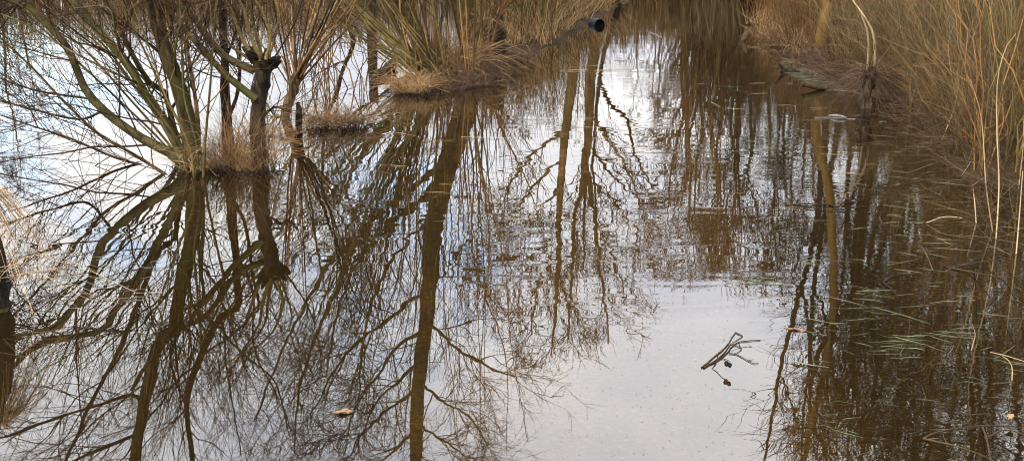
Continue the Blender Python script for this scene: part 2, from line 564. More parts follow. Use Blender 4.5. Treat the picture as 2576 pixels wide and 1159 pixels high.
LIMBS = [
    # (points, width first, width last, material)
    ([(455, 425, 'u'), (450, 400, 'u'), (360, 350, 'u'), (280, 295, 'u'), (220, 235, 'u'), (198, 185, 'u'), (165, 115, 'u'), (100, 45, 'u'), (55, 10, 'u'), (-40, 880, 'r'), (-160, 980, 'r')], 34, 16, 'green_bark'),
    ([(462, 425, 'u'), (455, 390, 'u'), (415, 310, 'u'), (380, 260, 'u'), (345, 200, 'u'), (310, 150, 'u'), (235, 65, 'u'), (175, 0, 'u'), (100, 865, 'r'), (25, 930, 'r'), (-60, 1020, 'r')], 30, 16, 'green_bark'),
    ([(500, 420, 'u'), (497, 300, 'u'), (486, 215, 'u'), (470, 120, 'u'), (463, 40, 'u'), (440, 790, 'r'), (420, 880, 'r')], 16, 5, 'bark'),
    ([(470, 420, 'u'), (440, 330, 'u'), (410, 225, 'u'), (395, 640, 'r'), (320, 830, 'r'), (280, 920, 'r'), (225, 1020, 'r'), (165, 1159, 'r'), (120, 1280, 'r')], 20, 9, 'bark'),
    ([(285, 300, 'u'), (200, 300, 'u'), (100, 280, 'u'), (0, 252, 'u'), (-80, 225, 'u')], 9, 4, 'twig'),
    ([(220, 236, 'u'), (100, 230, 'u'), (0, 197, 'u'), (-90, 150, 'u')], 8, 4, 'twig'),
    ([(366, 985, 'r'), (330, 992, 'r'), (240, 1020, 'r'), (125, 1060, 'r'), (0, 1095, 'r'), (-90, 1110, 'r')], 13, 5, 'bark'),
    ([(345, 1110, 'r'), (250, 1130, 'r'), (190, 1159, 'r'), (120, 1200, 'r')], 14, 7, 'bark'),
    ([(440, 420, 'u'), (330, 385, 'u'), (250, 340, 'u'), (160, 255, 'u'), (80, 170, 'u'), (0, 95, 'u'), (-60, 40, 'u')], 12, 5, 'bark'),
    ([(430, 430, 'u'), (300, 400, 'u'), (180, 350, 'u'), (90, 320, 'u'), (0, 290, 'u')], 10, 4, 'twig'),
    ([(345, 200, 'u'), (300, 190, 'u'), (180, 130, 'u'), (60, 60, 'u'), (-40, 20, 'u')], 9, 4, 'green_bark'),
    ([(445, 210, 'u'), (440, 130, 'u'), (455, 60, 'u'), (475, 0, 'u'), (500, 800, 'r')], 9, 4, 'green_bark'),
    ([(415, 125, 'u'), (424, 180, 'u'), (430, 90, 'u'), (445, 0, 'u')][1:], 6, 3, 'twig'),
    ([(455, 185, 'u'), (480, 165, 'u'), (505, 130, 'u'), (520, 60, 'u'), (540, 0, 'u')], 9, 4, 'green_bark'),
    ([(300, 145, 'u'), (290, 80, 'u'), (270, 20, 'u'), (250, 830, 'r')], 10, 4, 'green_bark'),
    ([(420, 760, 'r'), (480, 860, 'r'), (470, 960, 'r'), (440, 1060, 'r')], 8, 3, 'bark'),
]
for i in range(0, 20):
    if i in (0, 5, 8, 10, 14, 16, 18):
        continue
    x1 = [-60, 30, 90, 140, 210, 250, 300, 330, 350, 400, 420, 445, 460, 490, 515, 540, 570, 225, 120, 280][i] + rng.normal(0, 14)
    x0 = 448 + 58 * np.clip((x1 + 60) / 640, 0, 1) + rng.normal(0, 6)
    y1 = rng.uniform(-10, 30)
    sag = rng.uniform(-26, 22)
    LIMBS.append(([(x0, 418, 'u'), (x0 * .9 + x1 * .1 + 4, 365, 'u'), (x0 * .6 + x1 * .4 + sag, 240 + .3 * abs(sag), 'u'), (x0 * .3 + x1 * .7 + sag * .6, 120, 'u'), (x1, y1, 'u'), (x1 * 1.22 - x0 * .22 + rng.normal(0, 20), -110, 'u')],
                  rng.uniform(7, 11), rng.uniform(3, 4.5), ['olive', 'green_bark', 'olive', 'bark', 'olive'][i % 5]))
lines, slender = [(Ptr[6:], Rtr[6:])], []
for i, (sp, w0, w1, mt) in enumerate(LIMBS):
    Dv = D0 + (0.0 if i < 2 else rng.uniform(-0.25, 0.35))
    p = trace(sp, Dv)
    if sp[0][1] > 395 and sp[0][2] == 'u':                    # rises from the stool itself
        p[0] = np.array([p[0][0], p[0][1], -0.05])
    elif i >= 4:
        q = np.array(p[0])
        dist = np.linalg.norm(np.concatenate([l[0] for l in lines]) - q, axis=1)
        p[0] = np.concatenate([l[0] for l in lines])[dist.argmin()]
    r = np.linspace(px2m(w0, Dv), px2m(w1, Dv), len(p))
    got = limb(wil, 'branch', p, r * .82, M[mt], W0, 26, 8 if w0 > 12 else 5, 0.06)
    (lines if i < 16 else slender).append(got)
Pl, Rl = stack(slender, 16)
crown(wil, W0, Pl, Rl, [dict(per=6, t=(.25, 1), ang=(12, 40), length=(.4, 1.2), rr=.5, k=8, upb=.05, wig=.09, rmax=.005, rmin=.0025)], M['olive'])
Pl, Rl = stack(lines, 16)
crown(wil, W0, Pl, Rl, [dict(per=16, t=(.1, 1), ang=(25, 70), length=(.5, 1.8), rr=.4, k=9, upb=.05, wig=.11, rmax=.008, rmin=.003),
                        dict(per=5, t=(.1, 1), ang=(20, 60), length=(.2, .75), rr=.6, k=7, upb=.03, wig=.13, rmin=.0018),
                        dict(per=2, t=(.1, 1), ang=(20, 60), length=(.08, .3), rr=.6, k=5, upb=.0, wig=.15, rmin=.0013)], M['twig'])
crown(wil, W0, Pl, Rl, [dict(per=7, t=(.05, 1), ang=(20, 75), length=(.4, 1.4), rr=.35, k=9, upb=.06, wig=.10, rmax=.005, rmin=.0025),
                        dict(per=4, t=(.1, 1), ang=(20, 60), length=(.2, .6), rr=.6, k=7, upb=.03, wig=.13, rmin=.0016)], M['rust'])

# --- slender dark stem beside it
B = at(575, 415)
sl = empty("alder_tree", B, "slender dark bare tree standing in straw just right of the mossy willow", "tree")
p = trace([(578, 425, 'u'), (572, 330, 'u'), (566, 240, 'u'), (566, 150, 'u'), (560, 60, 'u'), (555, 0, 'u'), (550, 805, 'r'), (490, 930, 'r'), (470, 1005, 'r'), (474, 1080, 'r'), (485, 1159, 'r'), (492, 1350, 'r')], 8.48)
p[0][2] = -0.1
P1, R1 = limb(sl, 'trunk', p, [px2m(w, 8.42) for w in (34, 27, 24, 22, 20, 19, 18, 17, 15, 13, 12, 6)], M['dark_bark'], B, 40, 9, 0.07)
ln = [(P1[12:], R1[12:])]
for sp, w0, w1 in (([(553, 790, 'r'), (565, 850, 'r'), (570, 930, 'r'), (607, 1140, 'r')], 8, 3), ([(574, 300, 'u'), (600, 220, 'u'), (604, 90, 'u'), (612, 0, 'u'), (620, 800, 'r')], 11, 5),
                   ([(500, 915, 'r'), (440, 960, 'r'), (380, 1040, 'r'), (250, 1100, 'r')], 7, 3), ([(566, 150, 'u'), (590, 90, 'u'), (600, 20, 'u'), (640, 880, 'r'), (700, 1000, 'r')], 8, 3),
                   ([(545, 815, 'r'), (600, 880, 'r'), (690, 960, 'r'), (730, 1100, 'r')], 7, 3)):
    ln.append(limb(sl, 'branch', trace(sp, 8.48), [px2m(w0, 8.42), px2m(w1, 8.42)], M['dark_bark'], B, 20, 6, 0.05))
Pl, Rl = stack(ln)
crown(sl, B, Pl, Rl, [dict(per=10, ang=(25, 60), length=(.5, 1.3), rr=.45, k=9, upb=.03, wig=.11, rmax=.006, rmin=.0025),
                      dict(per=5, t=(.1, 1), ang=(20, 60), length=(.2, .6), rr=.6, k=6, upb=.0, wig=.14, rmin=.0016),
                      dict(per=2, t=(.1, 1), ang=(20, 60), length=(.08, .25), rr=.6, k=5, upb=.0, wig=.15, rmin=.0012)], M['twig'])

# --- knobbly pollard with green shoots
B = at(655, 432)
po = empty("pollard_willow", B, "knobbly dark pollard stump with a fist of green shoots, in straw", "tree")
p = trace([(655, 450, 'u'), (655, 420, 'u'), (648, 340, 'u'), (650, 250, 'u'), (660, 190, 'u'), (662, 150, 'u')], 8.1)
p[0][2] = -0.1
limb(po, 'trunk', p, [px2m(w, 8.16) for w in (60, 50, 40, 36, 44, 40)], M['dark_bark'], B, 22, 12, 0.14, cap=True)
hd = up(660, 165, 8.1)
b = MB()
for q in range(11):                                   # swollen knuckles where the rods were cut
    a = q * 2.4
    s0 = hd + np.array([math.cos(a) * .05, math.sin(a) * .05, rng.uniform(-.06, .06)])
    e = s0 + np.array([math.cos(a) * .07, math.sin(a) * .07, rng.uniform(.03, .11)])
    b.tubes(*smooth_line([s0, (s0 + e) / 2, e], [.015, .019, .009], 6), 7, 0.2, cap=True)
b.build('knuckle', M['dark_bark'], po, base=B)
ln = []
for sp, w0, w1, mt in (([(640, 178, 'u'), (562, 140, 'u'), (505, 70, 'u'), (466, 22, 'u'), (420, 850, 'r'), (330, 980, 'r')], 22, 10, 'green_bark'),
                       ([(645, 250, 'u'), (571, 192, 'u'), (496, 109, 'u'), (452, 61, 'u'), (405, 0, 'u')], 20, 10, 'green_bark'),
                       ([(655, 160, 'u'), (615, 110, 'u'), (590, 50, 'u'), (562, 0, 'u'), (500, 900, 'r')], 12, 5, 'olive'),
                       ([(655, 155, 'u'), (630, 90, 'u'), (615, 30, 'u'), (600, 0, 'u'), (560, 960, 'r')], 12, 5, 'olive'),
                       ([(660, 150, 'u'), (640, 70, 'u'), (622, 0, 'u'), (600, 900, 'r')], 10, 4, 'olive'),
                       ([(668, 150, 'u'), (680, 90, 'u'), (660, 30, 'u'), (640, 0, 'u'), (620, 900, 'r')], 10, 4, 'olive'),
                       ([(650, 165, 'u'), (600, 130, 'u'), (580, 115, 'u'), (540, 60, 'u'), (510, 0, 'u')], 10, 4, 'olive'),
                       ([(672, 155, 'u'), (690, 100, 'u'), (700, 40, 'u'), (690, 0, 'u')], 7, 3, 'olive'),
                       ([(652, 300, 'u'), (690, 270, 'u'), (715, 275, 'u'), (735, 260, 'u')], 8, 4, 'twig'),
                       ([(672, 170, 'u'), (700, 130, 'u'), (740, 60, 'u'), (760, 0, 'u')], 6, 3, 'twig')):
    ln.append(limb(po, 'shoot', trace(sp, 8.1 + rng.uniform(-.12, .12)), [px2m(w0, 8.16), px2m(w1, 8.16)], M[mt], B, 20, 6, 0.05))
Pl, Rl = stack(ln)
crown(po, B, Pl, Rl, [dict(per=9, t=(.15, 1), ang=(20, 55), length=(.3, 1.1), rr=.4, k=8, upb=.07, wig=.09, rmax=.006, rmin=.0025),
                      dict(per=3, t=(.1, 1), ang=(20, 55), length=(.15, .45), rr=.6, k=6, upb=.03, wig=.12, rmin=.0016)], M['brown_twig'])

# --- small leaning pollard behind
D1 = 10.34
B = at(712, 330)
sp_ = empty("pollard_willow", B, "small leaning pollard with thin rusty rods, standing alone in bright water", "tree")
p = trace([(706, 345, 'u'), (712, 315, 'u'), (722, 270, 'u'), (738, 225, 'u'), (742, 192, 'u')], D1)
p[0][2] = -.1
limb(sp_, 'trunk', p, [px2m(w, D1) for w in (34, 28, 24, 28, 26)], M['bark'], B, 16, 9, 0.12, cap=True)
ln = []
for i in range(22):
    x0 = rng.uniform(728, 752)
    x1 = x0 + rng.normal(25, 75)
    ln.append(limb(sp_, 'shoot', [up(x0, 215, D1), up(x0 * .55 + x1 * .45, 110, D1 + rng.normal(0, .2)), up(x1, -20, D1 + rng.normal(0, .5)), up(x1 + (x1 - x0) * .6, -220, D1 + rng.normal(0, .6))],
                   [px2m(6, D1), px2m(2.5, D1)], M['rust' if i % 3 else 'twig'], B, 12, 5))
ln.append(limb(sp_, 'shoot', trace([(715, 300, 'u'), (690, 290, 'u'), (670, 260, 'u')], D1), [.012, .006], M['bark'], B, 10, 5))
Pl, Rl = stack(ln, 10)
crown(sp_, B, Pl, Rl, [dict(per=5, t=(.2, 1), ang=(15, 50), length=(.2, .7), rr=.5, k=6, upb=.04, wig=.1, rmin=.0016)], M['brown_twig'])

# --- stub
B = at(752, 335)
b = MB()
b.tubes(*smooth_line([B + [0, 0, -.2], B + [0, 0, .08], B + [.01, 0, .19], B + [0, 0, .24]], [.033, .03, .026, .012], 10), 8, 0.1, cap=True)
tag(b.build("dead_stub", M['dark_bark'], base=B), "short dark broken stub poking out of the water near the small pollard", "stub")

# --- rusty rods standing in the far water behind
def rod_bush(name, label, c, n, h, lean, mats, D=None, az=None, spread=.2, r=(.004, .008), cat='bush', group=None, twigs=(3, (.2, .7)), droop=(-.05, .15), cmat='brown_twig', k=9, cap_parts=70):
    t = empty(name, c, label, cat, group)
    P, R = arcs([[0, 0, 0]], spread, n, h, lean, droop, r, k, az)
    P[:, 0, 2] = -.12
    P[:, 1:-1] += rng.normal(0, .012, P[:, 1:-1].shape)
    for i in range(min(n, cap_parts)):
        b = MB()
        b.tubes(P[i], R[i], 5)
        b.build('shoot', M[mats[i % len(mats)]], t)
    if n > cap_parts:
        b = MB()
        b.tubes(P[cap_parts:], R[cap_parts:], 4)
        tag(b.build('shoot', M[mats[0]], t), kind='stuff')
    b = MB()
    Q, S_ = spawn(P, R, twigs[0], t=(.12, 1), ang=(15, 50), length=twigs[1], rr=.55, k=6, upb=.04, wig=.1, rmin=.0018)
    b.tubes(Q, S_, 3)
    b.build('crown', M[cmat], t)
    return t


rod_bush("willow_bush", "sparse clump of thin rusty rods standing in open water behind the small pollard", at(815, 235), 26, (1.2, 2.6), (3, 42), ['rust', 'brown_twig'], spread=.5, twigs=(4, (.2, .6)))
rod_bush("willow_bush", "thin rusty rods in open water left of the hanging bent branch", at(745, 150), 22, (1.2, 2.6), (3, 35), ['rust', 'brown_twig'], spread=.7, twigs=(4, (.2, .6)))

# --- central stool: rods fanning up and to the left
D2 = 12.75
B = at(1090, 205)
st = empty("willow_stool", B, "big coppiced willow stool with olive rods fanning out to the left", "bush")
ln, k = [], 0
for i in range(100):
    f = rng.uniform(0, 1) ** 1.25
    x0 = rng.uniform(1035, 1120) if f < .75 else rng.uniform(1090, 1230)
    y0 = rng.uniform(150, 205)
    D = D2 + rng.uniform(-.25, .9)
    th = math.radians(-60 + 72 * f + rng.normal(0, 4))
    L = rng.uniform(2.4, 4.6) * (1 - .25 * abs(f - .4))
    dy = rng.normal(0, .18)
    o = up(x0, y0, D)
    o[2] = max(o[2], 0) - .05
    d = np.array([math.sin(th), dy, math.cos(th)])
    q = [o + d * L * t + np.array([-.05 * math.sin(th) * 0, 0, .22 * L * (t * t) * abs(math.sin(th))]) + rng.normal(0, .04, 3) * (t > 0) for t in (0, .25, .5, .75, 1)]
    r0 = rng.uniform(.006, .0145)
    ln.append(limb(st, 'shoot', q, [r0, r0 * .8, r0 * .6, r0 * .42, r0 * .25], M['olive' if f < .5 or i % 4 == 0 else ('rust' if i % 2 else 'brown_twig')], B, 14, 5, 0.03))
Pl, Rl = stack(ln, 12)
crown(st, B, Pl, Rl, [dict(per=10, t=(.12, 1), ang=(15, 45), length=(.4, 1.3), rr=.5, k=8, upb=.03, wig=.1, rmax=.006, rmin=.003),
                      dict(per=3, t=(.1, 1), ang=(20, 55), length=(.15, .5), rr=.6, k=6, upb=.0, wig=.14, rmin=.002)], M['brown_twig'])

# --- hollow dark stump right of it
B = at(1243, 156)
hs = empty("tree_stump", B, "dark hollow stump hung with dead grass, on the island tip beside the path", "stump")
P, R = smooth_line([B + [0, 0, -.15], B + [0, 0, .1], B + [-.01, 0, .3], B + [.01, 0, .46], B + [.03, 0, .56]], [.20, .16, .145, .13, .07], 14)
b = MB()
b.tubes(P, R, 14, 0.12, cap=True)
b.build('trunk', M['dark_bark'], hs, base=B)
P, R = arcs([[0, 0, .5]], .13, 46, (.25, .6), (30, 100), (.5, 1.2), (.002, .0038), 7)
b = MB()
b.tubes(P, R, 3)
b.build('dead_grass', M['straw'], hs)
P, R = arcs([[0, 0, .5]], .13, 26, (.4, 1.6), (3, 50), (-.1, .2), (.004, .008), 7)
b = MB()
b.tubes(P, R, 4)
b.build('crown', M['rust'], hs)

# --- the tall leaning tree behind the stool, seen mirrored
D3 = 14.89
B = up(1212, 150, D3)
B[2] = 0
bt = empty("willow_tree", B, "tall leaning brown tree behind the stool, its trunk mirrored down the middle", "tree")
p = [B + [0, 0, -.1]] + trace([(1165, 290, 'r'), (1128, 400, 'r'), (1103, 500, 'r'), (1086, 600, 'r'), (1080, 700, 'r'), (1072, 800, 'r'), (1060, 900, 'r'), (1050, 1000, 'r'), (1045, 1159, 'r'), (1030, 1350, 'r'), (1035, 1600, 'r')], D3)
P3, R3 = limb(bt, 'trunk', p, [px2m(w, D3) for w in (70, 60, 54, 50, 46, 42, 39, 36, 34, 32, 24, 8)], M['bark'], B, 60, 12, 0.07)
ln = []
for sp, w0, w1 in (([(1086, 690, 'r'), (1150, 690, 'r'), (1205, 690, 'r'), (1218, 702, 'r'), (1222, 730, 'r')], 13, 4),
                   ([(1078, 740, 'r'), (1085, 810, 'r'), (1120, 845, 'r'), (1150, 880, 'r'), (1240, 920, 'r'), (1300, 945, 'r')], 12, 3),
                   ([(1072, 740, 'r'), (1030, 760, 'r'), (960, 815, 'r'), (900, 860, 'r'), (840, 930, 'r'), (780, 1050, 'r')], 13, 4),
                   ([(1068, 830, 'r'), (1000, 870, 'r'), (960, 930, 'r'), (915, 990, 'r'), (860, 1100, 'r')], 11, 3),
                   ([(1058, 900, 'r'), (1000, 960, 'r'), (950, 1010, 'r'), (900, 1110, 'r')], 11, 3),
                   ([(1050, 980, 'r'), (980, 1030, 'r'), (920, 1080, 'r'), (850, 1180, 'r')], 10, 3),
                   ([(1052, 960, 'r'), (1110, 1010, 'r'), (1180, 1050, 'r'), (1230, 1110, 'r')], 9, 3),
                   ([(1045, 1060, 'r'), (1090, 1090, 'r'), (1150, 1130, 'r'), (1200, 1200, 'r')], 9, 3),
                   ([(1048, 1080, 'r'), (1000, 1120, 'r'), (940, 1180, 'r'), (880, 1300, 'r')], 9, 3),
                   ([(1108, 480, 'r'), (1060, 500, 'r'), (980, 560, 'r'), (900, 660, 'r'), (850, 780, 'r'), (820, 950, 'r')], 16, 5),
                   ([(1100, 520, 'r'), (1030, 600, 'r'), (950, 720, 'r'), (915, 850, 'r'), (900, 1000, 'r')], 13, 4),
                   ([(1130, 400, 'r'), (1040, 470, 'r'), (930, 560, 'r'), (840, 650, 'r'), (770, 760, 'r'), (700, 900, 'r'), (640, 1060, 'r')], 18, 5),
                   ([(1120, 430, 'r'), (1020, 540, 'r'), (900, 640, 'r'), (820, 790, 'r'), (760, 950, 'r'), (740, 1130, 'r')], 15, 4),
                   ([(1088, 600, 'r'), (1140, 640, 'r'), (1190, 640, 'r'), (1220, 600, 'r')], 5, 2),
                   ([(1040, 1200, 'r'), (1120, 1280, 'r'), (1200, 1400, 'r')], 9, 3), ([(1035, 1250, 'r'), (960, 1350, 'r'), (860, 1500, 'r')], 9, 3)):
    ln.append(limb(bt, 'branch', trace(sp, D3 + rng.uniform(-.3, .3)), [px2m(w0, D3), px2m(w1, D3)], M['bark'], B, 22, 6, 0.05, jit=.008))
Pl, Rl = stack(ln + [(P3[34:], R3[34:] * .4)], 16)
crown(bt, B, Pl, Rl, [dict(per=12, t=(.1, 1), ang=(25, 65), length=(.5, 1.5), rr=.55, k=9, upb=.02, wig=.13, rmax=.014, rmin=.007),
                      dict(per=7, t=(.1, 1), ang=(25, 65), length=(.25, .9), rr=.65, k=7, upb=.0, wig=.15, rmin=.0042),
                      dict(per=3, t=(.1, 1), ang=(20, 60), length=(.12, .4), rr=.65, k=5, upb=-.02, wig=.17, rmin=.0034)], M['brown_twig'])

# --- slim trees on the left bank further along, mirrored in the middle of the water
def bank_tree(label, trunk, widths, D, branches, base_px, mat='bark', per=(12, 7, 2), rmin=.0072, length=(.4, 1.4)):
    B = up(base_px[0], base_px[1], D)
    B[2] = 0
    t = empty("alder_tree", B, label, "tree", "slim trees along the banks of the path")
    P, R = limb(t, 'trunk', [B + [0, 0, -.1]] + trace(trunk, D), [px2m(w * .68, D) for w in widths], M[mat], B, 50, 9, 0.06, jit=.006)
    ln = [(P[18:], R[18:] * .5)]
    for sp, w0, w1 in branches:
        ln.append(limb(t, 'branch', trace(sp, D + rng.uniform(-.3, .3)), [px2m(w0, D), px2m(w1, D)], M[mat], B, 20, 5, 0.04, jit=.01))
    Pl, Rl = stack(ln, 16)
    crown(t, B, Pl, Rl, [dict(per=per[0], t=(.1, 1), ang=(20, 55), length=length, rr=.5, k=8, upb=.06, wig=.12, rmax=.017, rmin=.010),
                         dict(per=per[1], t=(.1, 1), ang=(20, 60), length=(.25, .8), rr=.6, k=6, upb=.02, wig=.14, rmin=rmin),
                         dict(per=per[2], t=(.1, 1), ang=(20, 60), length=(.12, .45), rr=.65, k=5, upb=.0, wig=.16, rmin=rmin * .8)], M['brown_twig'])
    return t


bank_tree("slim bare alder on the straw bank, its reflection left of the forked one", [(1440, 200, 'r'), (1425, 300, 'r'), (1416, 400, 'r'), (1409, 480, 'r'), (1406, 560, 'r'), (1404, 640, 'r'), (1400, 720, 'r'), (1396, 790, 'r'), (1390, 850, 'r'), (1386, 900, 'r')],
          (44, 40, 34, 28, 26, 23, 21, 17, 13, 8, 3), 22.54,
          [([(1410, 470, 'r'), (1385, 490, 'r'), (1350, 540, 'r'), (1320, 620, 'r')], 9, 3), ([(1405, 600, 'r'), (1360, 630, 'r'), (1310, 690, 'r')], 8, 3), ([(1405, 640, 'r'), (1370, 680, 'r'), (1345, 760, 'r'), (1335, 840, 'r')], 8, 3),
           ([(1402, 700, 'r'), (1425, 760, 'r'), (1430, 850, 'r')], 7, 3), ([(1412, 400, 'r'), (1340, 470, 'r'), (1280, 560, 'r'), (1240, 640, 'r')], 9, 3), ([(1420, 330, 'r'), (1350, 380, 'r'), (1290, 450, 'r'), (1250, 540, 'r')], 10, 3),
           ([(1408, 520, 'r'), (1440, 560, 'r'), (1460, 640, 'r')], 7, 3)], (1450, 70))
bank_tree("forked mossy alder on the straw bank beside the path, mirrored mid-water", [(1500, 100, 'r'), (1484, 200, 'r'), (1482, 280, 'r'), (1478, 350, 'r'), (1470, 420, 'r'), (1462, 480, 'r'), (1446, 540, 'r'), (1440, 640, 'r'), (1436, 720, 'r'), (1430, 800, 'r'), (1428, 860, 'r')],
          (50, 46, 40, 34, 32, 30, 17, 15, 13, 11, 8, 4), 23.39,
          [([(1472, 410, 'r'), (1484, 470, 'r'), (1498, 560, 'r'), (1505, 640, 'r'), (1515, 720, 'r'), (1525, 800, 'r'), (1530, 870, 'r')], 15, 4), ([(1474, 400, 'r'), (1472, 470, 'r'), (1470, 560, 'r'), (1466, 680, 'r')], 13, 4),
           ([(1496, 550, 'r'), (1530, 620, 'r'), (1560, 700, 'r'), (1575, 770, 'r')], 8, 3), ([(1480, 280, 'r'), (1520, 340, 'r'), (1560, 400, 'r'), (1600, 480, 'r'), (1620, 560, 'r')], 10, 3), ([(1486, 460, 'r'), (1540, 500, 'r'), (1590, 560, 'r'), (1610, 640, 'r')], 8, 3),
           ([(1476, 360, 'r'), (1530, 430, 'r'), (1570, 470, 'r'), (1660, 540, 'r')], 8, 3)], (1520, 40))
bank_tree("thin dark alder stem nearest the open channel, with one crooked side branch", [(1543, 60, 'r'), (1520, 130, 'r'), (1508, 200, 'r'), (1500, 270, 'r'), (1496, 340, 'r'), (1490, 420, 'r'), (1500, 520, 'r'), (1496, 620, 'r')],
          (22, 20, 17, 15, 13, 11, 9, 7, 4), 24.36,
          [([(1508, 205, 'r'), (1522, 240, 'r'), (1545, 275, 'r'), (1572, 292, 'r'), (1590, 350, 'r'), (1600, 400, 'r'), (1640, 470, 'r')], 12, 4)], (1560, 20), mat='dark_bark', per=(5, 4, 2))

bank_tree("slender dark tree at the left edge of the right-hand wood, leaning left in its reflection", [(2075, 330, 'r'), (2066, 450, 'r'), (2051, 579, 'r'), (2016, 719, 'r'), (1985, 840, 'r'), (1961, 939, 'r'), (1941, 1054, 'r'), (1922, 1159, 'r'), (1905, 1300, 'r')],
          (30, 28, 26, 23, 20, 17, 15, 12, 9, 4), 17.01,
          [([(2016, 719, 'r'), (2030, 800, 'r'), (2041, 900, 'r'), (2036, 1000, 'r'), (2020, 1100, 'r')], 10, 4), ([(1961, 939, 'r'), (1990, 1010, 'r'), (2000, 1100, 'r')], 7, 3), ([(2051, 579, 'r'), (2010, 640, 'r'), (1985, 720, 'r')], 8, 3)], (2080, 130), mat='dark_bark', per=(4, 4, 1), length=(.2, .6))
bank_tree("second slender dark tree, forking just above the right-hand reeds", [(2105, 330, 'r'), (2085, 450, 'r'), (2066, 579, 'r'), (2044, 729, 'r'), (2041, 820, 'r'), (2031, 950, 'r'), (2015, 1100, 'r'), (2010, 1250, 'r')],
          (26, 24, 22, 20, 17, 14, 12, 9, 4), 17.75,
          [([(2044, 729, 'r'), (2075, 800, 'r'), (2090, 900, 'r'), (2110, 1010, 'r')], 9, 4), ([(2085, 450, 'r'), (2130, 540, 'r'), (2150, 660, 'r'), (2160, 800, 'r')], 10, 4)], (2120, 130), mat='dark_bark', per=(4, 4, 1), length=(.2, .6))

# --- thin wavy tree on the right bank, orange light painted into its bark
D4 = 14.76
B = up(2066, 150, D4)
B[2] = 0.0
rt = empty("alder_tree", B, "thin wavy tree with orange light painted into its bark, at the tip of the right bank", "tree")
p = [B + [0, 0, -.1], up(2064, 120, D4), up(2074, 50, D4), up(2078, 0, D4)] + trace([(2048, 300, 'r'), (2062, 380, 'r'), (2084, 470, 'r'), (2091, 579, 'r'), (2096, 679, 'r'), (2091, 829, 'r'), (2076, 919, 'r'), (2040, 1060, 'r'), (2021, 1159, 'r'), (2000, 1400, 'r')], D4)
P4, R4 = limb(rt, 'trunk', p, [px2m(w, D4) for w in (50, 36, 30, 28, 27, 26, 25, 24, 22, 20, 18, 15, 12, 5)], M['painted_lit_bark'], B, 56, 9, 0.06)
ln = [(P4[24:], R4[24:])]
for i in range(12):
    a = rng.integers(26, 52)
    o = P4[a]
    q = [o, o + np.array([rng.normal(.1, .2), rng.normal(0, .2), .5]), o + np.array([rng.normal(.25, .35), rng.normal(0, .4), 1.3])]
    ln.append(limb(rt, 'branch', q, [R4[a] * .5, .006], M['dark_bark'], B, 14, 5, 0.04))
Pl, Rl = stack(ln)
crown(rt, B, Pl, Rl, [dict(per=7, ang=(20, 50), length=(.3, .9), rr=.5, k=8, upb=.02, wig=.13, rmax=.009, rmin=.005), dict(per=5, ang=(20, 60), length=(.2, .7), rr=.6, k=6, upb=0, wig=.15, rmin=.003)], M['brown_twig'])


# --- wood on the right bank and the far wood: a few built trees, copied with all their parts
def grown_tree(h, spread, nb, mat, twig, per, rmin, lowest=.25, r0=.09):
    t = bpy.data.objects.new("alder_tree", None)
    col.objects.link(t)
    z = np.linspace(0, 1, 9)
    w = np.cumsum(rng.normal(0, .028 * h, (9, 2)), 0) * z[:, None]
    pts = np.stack([w[:, 0], w[:, 1], z * h - .15], 1)
    P, R = limb(t, 'trunk', pts, np.linspace(r0, r0 * .12, 9), mat, (0, 0, 0), 40, 8, .06)
    Q, RQ = spawn(P[None], R[None], nb, t=(lowest, .97), ang=(25, 60), length=(spread * .6, spread * 1.2), rr=.5, k=12, upb=.05, wig=.09, tip=.2)
    for i in range(nb):
        b = MB()
        b.tubes(Q[i], RQ[i], 5)
        b.build('branch', mat, t)
    b = MB()
    A, RA = Q, RQ
    for j, n in enumerate(per):
        A, RA = spawn(A, RA, n, t=(.15, 1), ang=(20, 60), length=((.5, 1.5), (.3, .9), (.15, .5))[j], rr=.55, k=(8, 6, 5)[j], upb=.02, wig=.13, rmin=rmin)
        b.tubes(A, RA, 3)
    b.build('crown', twig, t)
    return t


def copy_tree(o):
    r = o.copy()
    col.objects.link(r)
    for ch in o.children:
        c = ch.copy()
        col.objects.link(c)
        c.parent = r
    return r


near_p = [grown_tree(h, s, 15, M['dark_bark'], M['twig'], (6, 5), .0058, .3, r) for h, s, r in ((7.4, 1.15, .07), (6.6, 1.35, .06), (8.2, 1.1, .085), (7.0, 1.5, .05))]
spots = [(2150, 21.0), (2185, 19.8), (2225, 18.5), (2260, 16.4), (2345, 18.0), (2395, 16.8), (2470, 18.4), (2530, 17.2), (2215, 21.0), (2235, 15.76), (2290, 17.63), (2420, 17.01), (2480, 15.76), (2310, 16.01), (2620, 14.51), (2330, 20.71), (2200, 23.75), (2700, 17.63), (2600, 20.71), (2250, 21.93), (2800, 13.26), (2380, 13.89), (2450, 14.26), (2650, 16.39), (2270, 19.48), (2430, 19.48), (2350, 20.5), (2500, 22.0), (2420, 16.0), (2300, 21.5), (2660, 17.0)]
used = set()
for i, (px, D) in enumerate(spots):
    j = i % 4
    o = near_p[j] if j not in used else copy_tree(near_p[j])
    used.add(j)
    x = (px - 1287.5) * S / FPX * math.hypot(D, 1.6)
    o.location = (x, D, float(bed_z(x, D)) - .02)
    o.rotation_euler = (rng.normal(0, .07), rng.normal(0, .09), rng.uniform(0, 6.28))
    s = rng.uniform(.85, 1.1)
    o.scale = (s, s, s * rng.uniform(.9, 1.1))
    tag(o, "dark bare tree of the wood behind the right-hand thicket", "tree", "bare trees behind the right-hand thicket")

